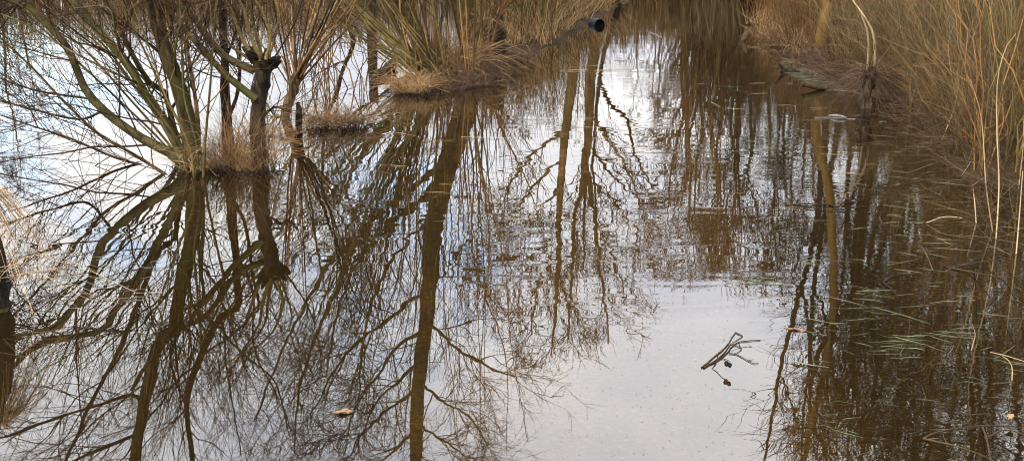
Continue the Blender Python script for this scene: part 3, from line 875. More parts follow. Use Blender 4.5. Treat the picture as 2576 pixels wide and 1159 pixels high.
far_p = [grown_tree(h, s, 14, M['bark'], M['brown_twig'], (7, 5), .013, lo, .11) for h, s, lo in ((11, 2.2, .15), (9.5, 2.4, .1), (12.5, 2.0, .25))]
used = set()
i = 0
for px, D, sc in [(1712 + 15 * q + rng.normal(0, 8), rng.uniform(34, 42), rng.uniform(.74, .98)) for q in range(24)] + [(x, rng.uniform(37, 47), rng.uniform(.35, .6)) for x in (1250, 1330, 1400, 1480, 1585, 1630, 1670, 60, 20, -40, -120, 1180, 1100)]:
    j = i % 3
    o = far_p[j] if j not in used else copy_tree(far_p[j])
    used.add(j)
    i += 1
    x = (px - 1287.5) * S / FPX * D
    sc = min(sc, (math.tan(math.radians(16.9)) * D - 2.6) / (11, 9.5, 12.5)[j])
    o.location = (x, D, .25)
    o.rotation_euler = (rng.normal(0, .04), rng.normal(0, .04), rng.uniform(0, 6.28))
    o.scale = (sc, sc, sc)
    tag(o, "bare tree of the far wood beyond the end of the flooded path", "tree", "bare trees of the far wood")

# far hedge: massed stems nobody could count
def mass(name, xs_, ys_, n, h, mat, lean=(0, 25), r=(.008, .02), k=5, label=None, twig=2, zf=None, cat=None):
    x, y = uni(*xs_, n), uni(*ys_, n)
    hh = uni(h[0], h[1], n)
    zz = bed_z(x, y)
    P, R = arcs(np.stack([x, y, zz], 1), .05, 1, (.9, 1.1), lean, (0, .1), r, k)
    P = P[:, :1] + (P - P[:, :1]) * hh[:, None, None]
    b = MB()
    b.tubes(P, R, 3)
    if twig:
        Q, T = spawn(P, R, twig, t=(.2, 1), ang=(15, 60), length=(h[0] * .3, h[1] * .4), rr=.6, k=4, upb=.03, wig=.1, rmin=r[0] * .5)
        b.tubes(Q, T, 3)
    return tag(b.build(name, M[mat]), label, cat, kind='stuff')


mass("far_undergrowth", (5.0, 26), (34, 38), 5000, (1.6, 4.0), 'brown_twig', r=(.012, .03), twig=3)
mass("far_undergrowth", (1.5, 6), (33.5, 35.5), 1500, (.8, 1.7), 'tan', r=(.012, .03), twig=2)
mass("far_reeds", (-26, 2.5), (33.5, 37), 5000, (.8, 1.9), 'tan', r=(.008, .02), twig=2)

# ------------------------------------------------------------------ right bank thicket
bush_specs = [
    (2585, 430, 50, (1.3, 2.5), (3, 38), ['rust', 'olive'], "dense bush of orange and olive rods nearest the camera on the right bank", .35),
    (2490, 345, 46, (1.1, 2.0), (3, 35), ['rust', 'tan', 'olive'], "rusty rod bush second along the right bank, leaning over the water's edge", .35),
    (2560, 300, 50, (1.2, 2.2), (3, 32), ['olive', 'rust'], "olive rod bush set back behind the rusty rods of the right bank", .45),
    (2400, 270, 44, (.8, 1.5), (3, 30), ['olive', 'tan'], "olive and tan rods growing behind the litter heap on the right bank", .4),
    (2330, 215, 46, (.7, 1.3), (3, 28), ['tan', 'olive', 'brown_twig'], "tall tan rods in the middle of the right-hand thicket", .5),
    (2240, 185, 46, (.7, 1.2), (3, 28), ['tan', 'brown_twig', 'olive'], "tan and brown rods between the bare stool and the tree painted orange-lit", .5),
    (2460, 215, 46, (.9, 1.5), (3, 28), ['olive', 'tan'], "grey-olive rods at the back of the thicket under the trees", .6),
    (2150, 135, 44, (.7, 1.1), (2, 22), ['tan', 'olive'], "upright tan rods just right of the tree painted orange-lit", .5),
    (2030, 95, 50, (.6, 1.1), (2, 18), ['rust', 'tan'], "upright golden-orange stems just left of the tree painted orange-lit", .45),
    (1985, 45, 46, (.5, 1.0), (2, 25), ['rust', 'brown_twig'], "farthest reddish rods on the right bank beside the white scrap", .6),
]
for px, py, n, h, le, mats, lab, spd in bush_specs:
    c = at(px, py, 0.05)
    rod_bush("willow_bush", lab, c, n, h, le, mats, spread=spd, r=(.003, .0068), group="rod bushes along the right bank", twigs=(6, (.2, .8)), cmat='tan', k=10)

# massed dead stems filling the thicket
def thicket(name, pts, per, h, mat, lean=(2, 30), r=(.0025, .005), spread=.55, twig=2):
    c = np.array([at(px, py, .02) for px, py in pts])
    c = np.repeat(c, per, 0)
    P, R = arcs(c, spread, 1, h, lean, (-.05, .25), r, 7)
    P[:, 1:] += rng.normal(0, .012, P[:, 1:].shape)
    b = MB()
    b.tubes(P, R, 3)
    if twig:
        Q, T = spawn(P, R, twig, t=(.1, 1), ang=(15, 60), length=(.15, .5), rr=.6, k=4, upb=.02, wig=.12, rmin=.0016)
        b.tubes(Q, T, 3)
    return tag(b.build(name, M[mat]), kind='stuff')


edge_pts = [(2110, 120), (2160, 130), (2200, 160), (2260, 170), (2300, 200), (2360, 190), (2380, 230), (2450, 190), (2450, 250), (2520, 230), (2540, 300), (2600, 260), (2600, 330), (2240, 120), (2330, 120), (2420, 130), (2520, 140), (2600, 160), (2150, 70), (2250, 60)]
thicket("dead_undergrowth", edge_pts, 190, (.4, 1.05), 'tan', r=(.0016, .0036), twig=3)
thicket("dead_undergrowth", edge_pts, 140, (.4, 1.0), 'olive', r=(.0016, .0036))
thicket("bramble_undergrowth", edge_pts, 100, (.4, 1.3), 'brown_twig', lean=(10, 70), r=(.0016, .0036), twig=3)
lit_pts = [(2130, 190), (2180, 200), (2220, 225), (2280, 240), (2330, 255), (2390, 275), (2450, 310), (2250, 215), (2340, 235), (2420, 290), (2520, 370), (2070, 165)]
thicket("leaf_litter", lit_pts, 160, (.12, .4), 'litter', lean=(40, 95), r=(.002, .005), spread=.4, twig=2)
thicket("reed_straw", [(1985, 70), (2010, 90), (2030, 110), (2050, 125), (1970, 40), (2090, 135), (2020, 60), (1950, 20)], 190, (.3, .9), 'rust', lean=(1, 22), r=(.003, .006), spread=.35, twig=1)
thicket("reed_straw", [(1960, 95), (2000, 115), (2040, 140), (1930, 60)], 110, (.2, .5), 'straw', lean=(5, 60), r=(.003, .005), spread=.35, twig=0)
thicket("leaf_litter", [(1975, 110), (2010, 125), (2045, 145), (2080, 150)], 100, (.15, .4), 'litter', lean=(20, 80), r=(.003, .006), spread=.3, twig=1)
low_pts = [(2190, 195), (2240, 210), (2300, 228), (2350, 245), (2400, 270), (2450, 300), (2490, 335), (2540, 380), (2590, 420), (2330, 235), (2430, 285), (2560, 400)]
thicket("dead_undergrowth", low_pts, 90, (.3, 1.2), 'tan', lean=(3, 45), r=(.0014, .003), spread=.4, twig=2)
thicket("dead_undergrowth", low_pts, 60, (.3, 1.2), 'rust', lean=(3, 50), r=(.0014, .003), spread=.4, twig=2)
# left bank of the path
lb = [(1330, 100), (1320, 110), (1340, 95), (1380, 75), (1430, 50), (1480, 30), (1330, 60), (1380, 40), (1250, 90), (1440, 20), (1520, 10), (1290, 70)]
thicket("reed_straw", lb, 130, (.25, .9), 'straw', lean=(5, 55), r=(.0025, .005), spread=.4, twig=0)
thicket("dead_undergrowth", lb, 60, (.6, 1.8), 'olive', lean=(2, 35), r=(.003, .006), spread=.4, twig=2)
thicket("dead_undergrowth", lb[2:], 60, (.5, 1.6), 'brown_twig', lean=(2, 45), r=(.003, .006), spread=.4, twig=2)
thicket("leaf_litter", [(1140, 214), (1180, 210), (1215, 198), (1255, 182), (1285, 150)], 70, (.08, .24), 'litter', lean=(30, 95), r=(.0025, .005), spread=.25, twig=2)

# bare stool at the water's edge on the right
B = at(2180, 272)
so = empty("willow_stool", B, "rotten brown stool in the right-hand shallows with two pale arching stems", "bush")
b = MB()
b.tubes(*smooth_line([B + [0, 0, -.15], B + [-.01, 0, .1], B + [.01, 0, .27], B + [.02, 0, .36]], [.06, .052, .055, .03], 16), 10, 0.3, cap=True)
b.build('trunk', M['dark_bark'], so, base=B)
for sp in ([(2178, 195, 'u'), (2184, 140, 'u'), (2182, 85, 'u'), (2165, 35, 'u')], [(2196, 195, 'u'), (2200, 140, 'u'), (2192, 75, 'u'), (2150, 10, 'u'), (2130, -20, 'u')]):
    limb(so, 'stem', trace(sp, 11.17), [.014, .007], M['pale_straw'], B, 14, 6)
for i in range(9):
    x1 = 2180 + rng.normal(40, 70)
    limb(so, 'stem', [up(2185 + rng.normal(0, 10), 200, 11.17), up(2185 * .5 + x1 * .5, 150 + rng.normal(0, 15), 11.1), up(x1, 90 + rng.normal(0, 30), 10.98)], [.007, .003], M['tan'], B, 10, 4)
P, R = arcs([[0, 0, .30]], .07, 130, (.15, .5), (10, 130), (.2, 1.0), (.002, .004), 6)
b = MB()
b.tubes(P, R, 3)
b.build('dead_grass', M['litter'], so)

# tall pale stems standing in the near right water
for spx in ([(2506, 600), (2512, 470), (2507, 330), (2509, 200), (2530, 120), (2555, 85)], [(2505, 580), (2480, 470), (2468, 300), (2440, 200)], [(2460, 560), (2452, 520), (2447, 475)], [(2560, 480), (2572, 380), (2574, 300)],
            [(2556, 640), (2562, 560), (2572, 430)], [(2360, 355), (2400, 270), (2412, 200), (2425, 160)], [(2430, 330), (2395, 200), (2385, 110), (2400, 60)]):
    b0 = at(*spx[0])
    D = b0[1]
    pts = [b0 + [0, 0, -.08]] + [up(x, y, D) for x, y in spx[1:]]
    b = MB()
    b.tubes(*smooth_line(pts, [.0042, .002], 18), 5)
    tag(b.build("dry_reed", M['pale_straw'], base=b0), {2506: "tallest pale straight stem standing in the near right water", 2505: "pale stem leaning left from the foot of the tallest one", 2460: "short snapped pale stem standing alone in dark water",
        2560: "bent pink-brown stem by the right-hand rusty bush", 2556: "thin pink-brown stem nearest the camera in the right shallows", 2360: "slanting pale stem rising from the shallows past the litter heap", 2430: "curving pale stem before the olive rods"}[spx[0][0]], "reed", "dry stems standing in the right shallows")

# ------------------------------------------------------------------ straw tufts
tuft("large straw tuft round the feet of the dark tree and the knobbly pollard", 608, 425, .2, 520, (.3, .75), (0, 44), (.1, .65), squash=1.15)
tuft("ring of straw hugging the foot of the mossy willow", 500, 432, .12, 150, (.15, .45), (3, 50), (.2, .7))
tuft("low pale straw tuft on a hump in bright water behind the small pollard", 838, 318, .19, 330, (.2, .5), (5, 55), (.2, .7), mat='straw', squash=1.4)
tuft("rounded orange straw tussock at the left foot of the big stool", 1035, 235, .16, 420, (.22, .5), (0, 48), (.15, .75), squash=1.15)
tuft("tall golden straw crowding the middle of the big stool", 1118, 188, .32, 1000, (.35, 1.1), (0, 55), (.1, .8), r=(.0028, .005), mat='straw')
tuft("thin straw wisps by the foot of the small leaning pollard", 715, 335, .12, 60, (.1, .35), (10, 80), (.2, .8))
foot(610, 428, .24, 300, "dark blades added as shade at the waterline under the pollard's straw")
foot(488, 434, .2, 200, "dark blades added as shade round the foot of the mossy willow")
foot(840, 322, .26, 220, "dark blades added as shade under the low straw tuft in bright water")
foot(1040, 240, .26, 220, "dark blades added as shade under the rounded orange tussock")
# stump with hanging straw at the left edge
B = at(-32, 770)
ls = empty("tree_stump", B, "dark stump under a shaggy cap of hanging straw at the left edge", "stump")
b = MB()
b.tubes(*smooth_line([B + [-.02, 0, -.15], B + [-.01, 0, .15], B + [-.02, 0, .38], B + [-.03, 0, .5]], [.13, .1, .085, .05], 12), 12, 0.12, cap=True)
b.build('trunk', M['dark_bark'], ls, base=B)
P, R = arcs([[-.02, 0, .46]], .05, 230, (.2, .5), (10, 60), (.9, 1.7), (.0018, .003), 8)
P[:, :, 2] = np.maximum(P[:, :, 2], .01)
P[:, :, :2] *= .55
b = MB()
b.tubes(P, R, 3)
b.build('dead_grass', M['straw'], ls)
P, R = arcs([[0, 0, .1]], .1, 26, (.3, .6), (30, 75), (.4, .9), (.0012, .002), 8, az=(0, .5))
P[:, :, 2] = np.maximum(P[:, :, 2], .006)
b = MB()
b.tubes(P, R, 3)
b.build('loose_straw', M['pale_straw'], ls)

# ------------------------------------------------------------------ things in and on the water
# hanging bent branch, D from where it dips in
o = at(890, 104)
hb = empty("hanging_branch", o, "bent dark branch dipping its elbow into the bright water left of the stool", "branch")
p = [o + [0, 0, -.05], o] + [up(x, y, o[1]) for x, y in ((880, 75), (866, 50), (850, 10), (838, -30), (800, -120), (780, -300))]
limb(hb, 'branch', p, [.035, .035, .03, .03, .026, .02], M['dark_bark'], o, 20, 7, .06)
limb(hb, 'twig', [up(868, 55, o[1]), up(840, 45, o[1]), up(800, 25, o[1]), up(770, 0, o[1])], [.016, .008], M['dark_bark'], o, 12, 5)
# log
a, c = at(930, 205), at(990, 180)
b = MB()
b.tubes(*smooth_line([a + [0, 0, -.02], a * .6 + c * .4 + [0, 0, .04], c + [0, 0, .07]], [.03, .05, .045], 12), 9, .1, cap=True)
b.tubes(*smooth_line([c + [-.05, 0, .06], c + [.05, -.1, -.02]], [.04, .03], 6), 8, .1, cap=True)
b.tubes(*smooth_line([c + [-.08, 0, .06], c + [.02, .1, .16]], [.03, .015], 6), 8, .1, cap=True)
tag(b.build("driftwood_log", M['dark_bark'], base=a), "short dark log lying half sunk between the open water and the big stool", "log")
# far post
a = at(934, 62)
b = MB()
b.tubes(*smooth_line([a + [0, 0, -.3], a + [0, 0, .6], a + [.01, 0, 1.25]], [.085, .08, .075], 10), 9, .06, cap=True)
tag(b.build("wooden_post", M['dark_bark'], base=a), "dark upright post in the water behind the fanned olive rods", "post")

# dark pipe end
a = at(1508, 66)
pp = empty("drain_pipe", a, "dark blue-black pipe end half sunk in the water off the straw bank", "pipe")
b = MB()
ax = np.array([-.30, .95, 0.0])
ax /= np.linalg.norm(ax)
prof = [(0, .076), (0.0, .086), (.03, .088), (.04, .082), (.2, .082), (.3, .082)]
b.tubes(np.array([a + [0, 0, .022] + ax * (q[0] + 1e-4 * i) for i, q in enumerate(prof)]), np.array([q[1] for q in prof]), 24)
b.build('body', M['pipe'], pp, base=a)
b = MB()
b.tubes(np.array([a + [0, 0, .022] + ax * q for q in (.0, .03, .06, .061)]), np.array([.0755, .074, .073, .001]), 24)
b.build('bore', M['shaded_bore'], pp, base=a)


def leaf(name, label, cat, px, py, L, w, ang, mat, curl=.25, lift=.004, up_tip=0.0, z=None):
    c = at(px, py)
    n, m = 9, 5
    t = np.linspace(0, 1, n)[:, None]
    s = np.linspace(-1, 1, m)[None]
    wid = w * np.sin(PI * np.clip(t, 0.02, .98)) ** .8 * (1 - .3 * t)
    X = (t - .5) * L + 0 * s
    Y = s * wid
    Z = lift + curl * np.abs(Y) + up_tip * t ** 2 + .003 * np.sin(t * 9 + s * 2)
    ca, sa = math.cos(ang), math.sin(ang)
    V = np.stack([X * ca - Y * sa, X * sa + Y * ca, Z], -1).reshape(-1, 3)
    i = np.arange(n - 1)[:, None] * m + np.arange(m - 1)[None]
    b = MB()
    b.add(V, np.stack([i, i + 1, i + m + 1, i + m], -1))
    b.tubes(np.array([[-.5 * L * ca - .25 * L * ca, -.5 * L * sa - .25 * L * sa, lift], [-.5 * L * ca, -.5 * L * sa, lift + .002], [.4 * L * ca, .4 * L * sa, lift + .001 + up_tip * .7]]), np.array([.0012, .0012, .0006]), 4)
    o = b.build(name, M[mat])
    o.location = c
    md = o.modifiers.new("thickness", 'SOLIDIFY')
    md.thickness = .0012
    return tag(o, label, cat)


leaf("dead_leaf", "single orange-brown leaf floating in the branch reflections, bottom centre-left", "leaf", 866, 1038, .055, .018, .2, 'leaf')
leaf("dead_leaf", "reddish leaf half under water at the edge of the right-hand grass", "leaf", 2005, 830, .075, .013, -.5, 'leaf', lift=.001)
leaf("dead_leaf", "small upright black leaf with a pointed tip on the far channel water", "leaf", 1873, 104, .13, .05, .8, 'dark_bark', up_tip=.17, curl=.8)
leaf("dead_leaf", "small yellow-green leaf on water near the orange reflection", "leaf", 2222, 308 - 0, .05, .015, .1, 'green_grass')
leaf("dead_leaf", "tan leaf lodged on the twig in the bottom right corner", "leaf", 2540, 1068, .04, .014, .9, 'leaf', lift=.03)
# white scrap, grey splinter
b = MB()
c = at(1945, 70)
b.tubes(*smooth_line([c + [0, 0, -.03], c + [.01, 0, .04], c + [-.01, 0, .08]], [.03, .035, .015], 8), 7, .2, cap=True)
tag(b.build("litter_scrap", M['white_scrap'], base=c), "small white scrap of litter at the foot of the far right reeds", "litter")
c = at(2110, 298)
b = MB()
b.tubes(*smooth_line([c + [-.07, .08, .012], c + [-.01, .01, .022], c + [.05, -.05, .012]], [.004, .015, .004], 9), 7, .15, flat=.5, cap=True)
b.tubes(*smooth_line([c + [-.2, .02, .003], c + [-.06, .01, .004], c + [.12, -.06, .003]], [.004, .005, .003], 9), 5)
tag(b.build("wood_splinter", M['grey_wood'], base=c), "pale grey wood splinter floating left of the rotten stool", "splinter")
# root snag and branch stub at the tip of the right bank
c = at(1972, 182)
sn = empty("root_snag", c, "dark forked root snag reaching over the water off the right bank tip", "snag")
for q in ([(2000, 180), (1980, 178), (1966, 170), (1952, 152)], [(1996, 182), (1985, 172), (1990, 160)], [(1990, 185), (1975, 188), (1962, 180)], [(2010, 178), (1995, 182), (1978, 178)]):
    pts = [up(x, y, c[1]) for x, y in q]
    for w in pts:
        w[2] = max(w[2], .01)
    limb(sn, 'root', pts, [.03, .012], M['dark_bark'], c, 12, 6, .12)
a, e = at(2016, 210, .07), at(2075, 222, .02)
b = MB()
b.tubes(*smooth_line([a, a * .5 + e * .5, e], [.03, .034, .03], 10), 9, .08, cap=True)
tag(b.build("driftwood_log", M['bark'], base=a), "short cut branch poking left from the right bank litter over the water", "log")
# grey scum of rotting straw at the bank tip
def floaters(name, n, xr_, yr_, L, mat, r, zr=(.001, .006), ang=(0, .5), label=None, cond=None, curl=.15, k=5, cat=None):
    px, py = uni(*xr_, n), uni(*yr_, n)
    if cond is not None:
        ok = cond(px, py)
        px, py = px[ok], py[ok]
    n = len(px)
    c = np.array([at(a_, b_) for a_, b_ in zip(px, py)])
    th = rng.normal(ang[0], ang[1], n)
    l = uni(*L, n)
    t = np.linspace(-.5, .5, k)
    bend = rng.normal(0, curl, n)
    d = np.stack([np.cos(th), np.sin(th)], 1)
    q = np.stack([-d[:, 1], d[:, 0]], 1)
    P = np.empty((n, k, 3))
    P[:, :, :2] = c[:, None, :2] + d[:, None] * (l[:, None] * t)[..., None] + q[:, None] * (l[:, None] * bend[:, None] * t ** 2 * 2)[..., None]
    P[:, :, 2] = uni(*zr, n)[:, None] + rng.normal(0, .0012, (n, k))
    R = uni(*r, n)[:, None] * (1 - 1.2 * np.abs(t))[None]
    b = MB()
    b.tubes(P, R, 3)
    return tag(b.build(name, M[mat]), label, cat, kind='stuff')


bank_line = lambda x: np.interp(x, [1900, 2000, 2150, 2300, 2575], [120, 180, 240, 300, 420])
floaters("floating_straw", 500, (1980, 2160), (150, 235), (.06, .3), 'grey_grass', (.002, .005), ang=(-.2, .7), cond=lambda x, y: np.abs(y - 160 - (x - 1990) * .38) < 26)
floaters("drowned_grass", 4200, (1840, 2640), (280, 900), (.06, .26), 'grey_grass', (.0010, .0022), zr=(-.03, .002), curl=.06, ang=(-.15, .55),
         cond=lambda x, y: (y > bank_line(x) - 10) & (rng.uniform(0, 1, len(x)) < np.clip((x - 1830 - .1 * np.abs(y - 500)) / 500, .04, 1) * np.interp(y, [280, 420, 700, 900], [1, .9, .6, .25])))
floaters("drowned_grass", 1800, (1880, 2640), (820, 1250), (.03, .13), 'grey_grass', (.0007, .0014), zr=(-.03, .001), curl=.06, ang=(-.2, .6),
         cond=lambda x, y: rng.uniform(0, 1, len(x)) < np.clip((x - 1880) / 450, .03, 1))
def green_patch(n, px, py, sx, sy, L, seedless=None):
    return floaters("green_grass", int(n * .7), (px - sx, px + sx), (py - sy, py + sy), L, 'green_grass', (.0009, .0017), zr=(-.02, .004), curl=.08, ang=(-.25, .45), cond=lambda x, y: ((x - px) / sx) ** 2 + ((y - py) / sy) ** 2 < rng.uniform(0, 1, len(x)))
for a_ in ((150, 1905, 700, 60, 22, (.06, .2)), (110, 1960, 715, 80, 30, (.05, .2)), (60, 2040, 655, 50, 12, (.05, .15)), (90, 1900, 375, 60, 50, (.1, .35)), (70, 1850, 240, 40, 40, (.15, .4)), (120, 2260, 865, 70, 25, (.05, .16)), (120, 2400, 845, 90, 30, (.05, .2)),
           (80, 2200, 735, 60, 25, (.05, .16)), (110, 2110, 1060, 50, 60, (.04, .12)), (90, 2400, 1110, 60, 40, (.04, .12)), (80, 2560, 930, 60, 30, (.05, .16)), (70, 2330, 700, 60, 30, (.05, .16))):
    green_patch(*a_)
floaters("floating_straw", 75, (900, 2300), (80, 560), (.05, .25), 'pale_straw', (.0009, .0018), ang=(-.1, .25), cond=lambda x, y: (y > 100 + .0 * x))
floaters("floating_straw", 60, (100, 420), (640, 780), (.02, .12), 'grey_wood', (.0008, .0018), ang=(0, .4))
# specks
floaters("water_specks", 420, (1200, 1900), (740, 1155), (.002, .011), 'straw', (.0004, .0010), ang=(0, 1.5), k=3)

# single stems floating where the photograph shows them
straws = [((985, 332), (1045, 342), "pale floating stem near the tussock, left of a pair"), ((1060, 355), (1145, 353), "long pale floating stem left of the mirrored trunk"), ((1160, 345), (1285, 348), "thin floating stem crossing the mirrored trunk"),
          ((1495, 178), (1600, 172), "pale floating stem between the straw bank and the channel"), ((1408, 178), (1480, 176), "pale floating stem close under the straw bank"), ((1545, 152), (1590, 155), "short pale stem in the channel before the pipe"),
          ((1635, 82), (1665, 94), "short floating stem in the far channel"), ((1790, 258), (1812, 270), "white splinter floating upright in brown reflections"), ((1992, 908), (2085, 923), "yellow-green floating blade in the right-hand grass"),
          ((2195, 772), (2340, 815), "long green blade floating across the dark trunks' reflection"), ((2490, 885), (2575, 908), "pale blade floating at the right edge"), ((2285, 875), (2325, 880), "short yellow-green blade before the dark reflections")]
for a_, c_, lab in straws:
    a, c = at(*a_, .004), at(*c_, .006)
    mdl = a * .5 + c * .5 + [0, rng.normal(0, .01), .002]
    b = MB()
    w = .0019 * max(1, a[1] / 9)
    b.tubes(*smooth_line([a, mdl, c], [w, w, w * .5], 10), 5)
    tag(b.build("floating_stem", M['green_grass' if 'green' in lab else 'pale_straw'], base=a), lab, "stem", "stems floating on the water")
for q, lab in (([(2440, 880), (2448, 860), (2452, 838), (2445, 815)], "yellow blade curving out of dark water at right"), ([(2545, 955), (2545, 925), (2535, 905), (2520, 895)], "pale yellow hooked blade at the right edge")):
    o = at(*q[0])
    b = MB()
    b.tubes(*smooth_line([o + [0, 0, -.02]] + [up(x, y, o[1]) for x, y in q[1:]], [.004, .004, .002], 14), 5, flat=.4)
    tag(b.build("bent_grass", M['pale_straw'], base=o), lab, "blade")

# alder twig with cones
cx = lambda a, b_: (1287.5 + .4998 * a, 579.5 + .4998 * b_)
o = at(*cx(965, 688))
al = empty("alder_twig", o, "broken alder twig with small black cones lying on the clear water", "twig")
def tw(pts, w, zs, mat='alder'):
    zs = [q if q > .03 or q < .001 else .0025 for q in zs]
    zz = np.interp(np.linspace(0, 1, len(pts)), np.linspace(0, 1, len(zs)), zs)
    return limb(al, 'branch', [at(*cx(*p), z) for p, z in zip(pts, zz)], [w * .66, w * .36], M[mat], o, 16, 6, .08)
tw([(955, 687), (985, 662), (1022, 630), (1062, 598), (1090, 565), (1105, 540), (1125, 512)], .0050, (.006, .014, .02), 'bark')
tw([(965, 690), (1000, 668), (1040, 640), (1075, 605), (1100, 570)], .0052, (.004, .012))
tw([(1125, 512), (1146, 522), (1160, 530), (1140, 545), (1110, 562)], .0034, (.02, .012))
tw([(1000, 672), (1040, 650), (1085, 612), (1105, 585), (1140, 560), (1200, 553), (1250, 550)], .0042, (.012, .02, .016))
tw([(1090, 618), (1120, 620), (1150, 632), (1190, 655), (1215, 668), (1240, 666)], .0034, (.014, .01))
tw([(1100, 568), (1130, 578), (1155, 594), (1135, 612), (1110, 620)], .0030, (.014, .01))
tw([(1035, 632), (1030, 655), (1020, 680), (1005, 695)], .0034, (.014, .0))
tw([(1140, 560), (1150, 590)], .0022, (.016, .012))
tw([(1190, 652), (1215, 648)], .002, (.012, .01))
tw([(1010, 692), (1030, 660), (1062, 648), (1085, 650), (1098, 660)], .0028, (.002, .036, .04))
tw([(1062, 648), (1075, 655), (1080, 664)], .0022, (.036, .038))
def cone(px, py, z, r):
    c = at(*cx(px, py), z)
    b = MB()
    h = np.linspace(-1, 1, 9)
    b.tubes(np.stack([c[0] + 0 * h, c[1] + .4 * h * r, c[2] + h * r * 1.25], 1), r * np.sqrt(np.clip(1 - h ** 2, .02, 1)), 9, .12)
    b.build('cone', M['cone'], al, base=o)
cone(1080, 669, .036, .0085)
cone(1096, 677, .036, .0075)
# small floating twigs
def twig_thing(label, lines_, w, mat, zs=(.004, .01), cat='twig', name='fallen_twig', group=None):
    o = at(*lines_[0][0])
    t = empty(name, o, label, cat, group)
    for L in lines_:
        zz = np.interp(np.linspace(0, 1, len(L)), np.linspace(0, 1, len(zs)), zs)
        limb(t, 'branch', [at(x, y, z) for (x, y), z in zip(L, zz)], [w, w * .4], M[mat], o, 14, 5, .08)
    return t
twig_thing("tiny forked twig on pale clear water, left one of two", [[(1640, 772), (1628, 760), (1622, 750)], [(1628, 760), (1622, 765)]], .002, 'alder')
twig_thing("tiny three-pronged twig on pale clear water, right one of two", [[(1643, 780), (1652, 765), (1648, 750)], [(1652, 765), (1660, 762)]], .002, 'alder')
twig_thing("thin dark forked twig lying flat among mirrored trunks on the right", [[(1978, 517), (2030, 513), (2090, 514), (2170, 503)], [(1980, 517), (2040, 523), (2110, 527), (2178, 517)], [(2085, 514), (2100, 520), (2110, 526)]], .005, 'dark_bark')
twig_thing("long bowed dark branch lying over the bottom right corner", [[(2320, 1103), (2360, 1085), (2440, 1072), (2520, 1070), (2600, 1078)], [(2325, 1103), (2400, 1120), (2460, 1140), (2540, 1180)], [(2470, 1072), (2480, 1100), (2490, 1150), (2500, 1200)], [(2480, 1100), (2530, 1080), (2600, 1100)]], .0036, 'twig', zs=(.003, .03, .05))
twig_thing("smooth grey branch drooping into dark water by the right edge", [[(2370, 668), (2420, 668), (2470, 658), (2530, 650), (2575, 630), (2640, 600)], [(2420, 668), (2450, 655), (2480, 640)], [(2380, 672), (2450, 685), (2520, 697), (2600, 690)]], .004, 'twig', zs=(.003, .02, .2))
twig_thing("short crooked twig before the trunks mirrored on the right", [[(2220, 710), (2240, 695), (2262, 687)], [(2220, 710), (2240, 725), (2255, 740)]], .004, 'alder')
twig_thing("pale leaning twig sticking out of dark grass water", [[(2345, 1058 - 380), (2330, 640), (2316, 618)]], .003, 'tan', zs=(.0, .06))
# scattered pale stalks among the right water
edgey = [((2285, 435), (2420, 400)), ((2440, 470), (2575, 395)), ((2460, 500), (2600, 430)), ((2330, 560), (2420, 548)), ((2380, 590), (2540, 640)), ((2420, 440), (2480, 360)), ((2470, 460), (2560, 440)), ((2475, 430), (2590, 380)), ((2300, 590), (2390, 615))]
for i, (a_, c_) in enumerate(edgey):
    a, c = at(*a_, .004), at(*c_, .05 if i % 2 else .01)
    b = MB()
    b.tubes(*smooth_line([a, a * .5 + c * .5 + [0, 0, .02], c], [.0024, .0014], 10), 5)
    tag(b.build("fallen_stalk", M['pale_straw' if i % 2 else 'tan'], base=a), "dead tan stalk lying low over the drowned grass by the right bank", "stalk", "dead stalks fallen over the right shallows")

# fine brush overhanging the shallows at right
thicket("overhanging_brush", [(2400, 330), (2450, 380), (2500, 430), (2560, 480), (2590, 540), (2540, 400), (2480, 350)], 34, (.3, .9), 'brown_twig', lean=(30, 85), r=(.0012, .0024), spread=.35, twig=2)
thicket("overhanging_brush", [(2330, 300), (2400, 350), (2470, 410), (2540, 460), (2590, 600)], 26, (.2, .6), 'tan', lean=(20, 80), r=(.001, .002), spread=.35, twig=2)

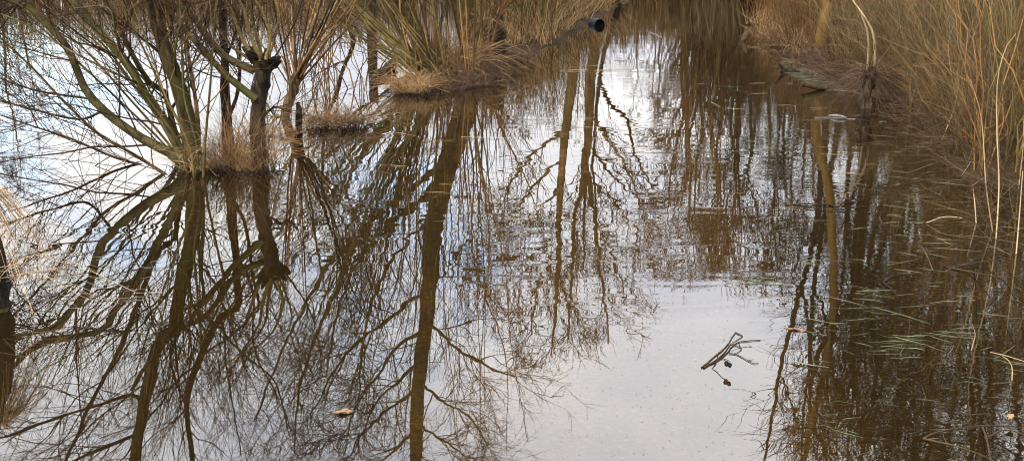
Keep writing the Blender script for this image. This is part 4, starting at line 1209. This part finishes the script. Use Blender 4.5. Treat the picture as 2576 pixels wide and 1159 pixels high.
# ------------------------------------------------------------------ light
SUN_EL, SUN_AZ = math.radians(38), math.radians(215)          # behind the camera, to the left
w = bpy.data.worlds.new("World")
scene.world = w
w.use_nodes = True
nt = w.node_tree
nt.nodes.clear()
wo = nt.nodes.new("ShaderNodeOutputWorld")
bg = nt.nodes.new("ShaderNodeBackground")
sky = nt.nodes.new("ShaderNodeTexSky")
sky.sky_type = 'NISHITA'
sky.sun_disc = False
sky.sun_elevation = SUN_EL
sky.sun_rotation = SUN_AZ
tc = nt.nodes.new("ShaderNodeTexCoord")
gen = tc.outputs["Generated"]
cl = noise(nt, mapped(nt, gen, (2.2, 2.2, 5.0), (1.3, .4, .2)), 1.0, 6, 0.55, 0.3)
cloud = ramp(nt, noise(nt, mapped(nt, gen, (1.6, 1.6, 4.0), (4.3, 1.4, .7)), 1.0, 4, 0.5), [(0.40, (7.4, 7.9, 9.0)), (0.60, (11.9, 11.8, 11.6))])
mx = nt.nodes.new("ShaderNodeMix")
mx.data_type = 'RGBA'

nt.links.new(sky.outputs[0], mx.inputs[6])
sp3 = nt.nodes.new("ShaderNodeSeparateXYZ")
nt.links.new(gen, sp3.inputs[0])
grad = mth(nt, 'ADD', mth(nt, 'MULTIPLY', mth(nt, 'MAXIMUM', sp3.outputs[2], 0.0), 0.86), 0.165)   # an overcast sky is three times brighter overhead
nt.links.new(sstep(nt, mth(nt, 'ADD', cl, mth(nt, 'MULTIPLY', sp3.outputs[0], 0.12)), 0.30, 0.46), mx.inputs[0])
vm = nt.nodes.new("ShaderNodeVectorMath")
vm.operation = 'SCALE'
nt.links.new(cloud, vm.inputs[0])
nt.links.new(grad, vm.inputs["Scale"])
nt.links.new(vm.outputs[0], mx.inputs[7])
nt.links.new(mx.outputs[2], bg.inputs[0])
bg.inputs[1].default_value = 0.1
nt.links.new(bg.outputs[0], wo.inputs[0])
sd = bpy.data.lights.new("sun", 'SUN')
sd.energy = 1.5
sd.angle = math.radians(14)
sd.color = (1, .95, .87)
so_ = bpy.data.objects.new("sun", sd)
so_.rotation_euler = (PI / 2 - SUN_EL, 0, -SUN_AZ + PI)
dirv = Vector((math.sin(SUN_AZ) * math.cos(SUN_EL), math.cos(SUN_AZ) * math.cos(SUN_EL), math.sin(SUN_EL)))
so_.rotation_euler = dirv.to_track_quat('Z', 'Y').to_euler()
col.objects.link(so_)

vs = scene.view_settings
scene.display_settings.display_device = 'sRGB'
vs.view_transform = 'Standard'
vs.look = 'None'
vs.exposure = 2.8
vs.gamma = 1.0
scene.render.engine = 'CYCLES'
cy = scene.cycles
cy.max_bounces = 6
cy.diffuse_bounces = 2
cy.glossy_bounces = 3
cy.transparent_max_bounces = 6
cy.transmission_bounces = 2
cy.use_denoising = True
cy.filter_width = 1.1
cy.caustics_reflective = False
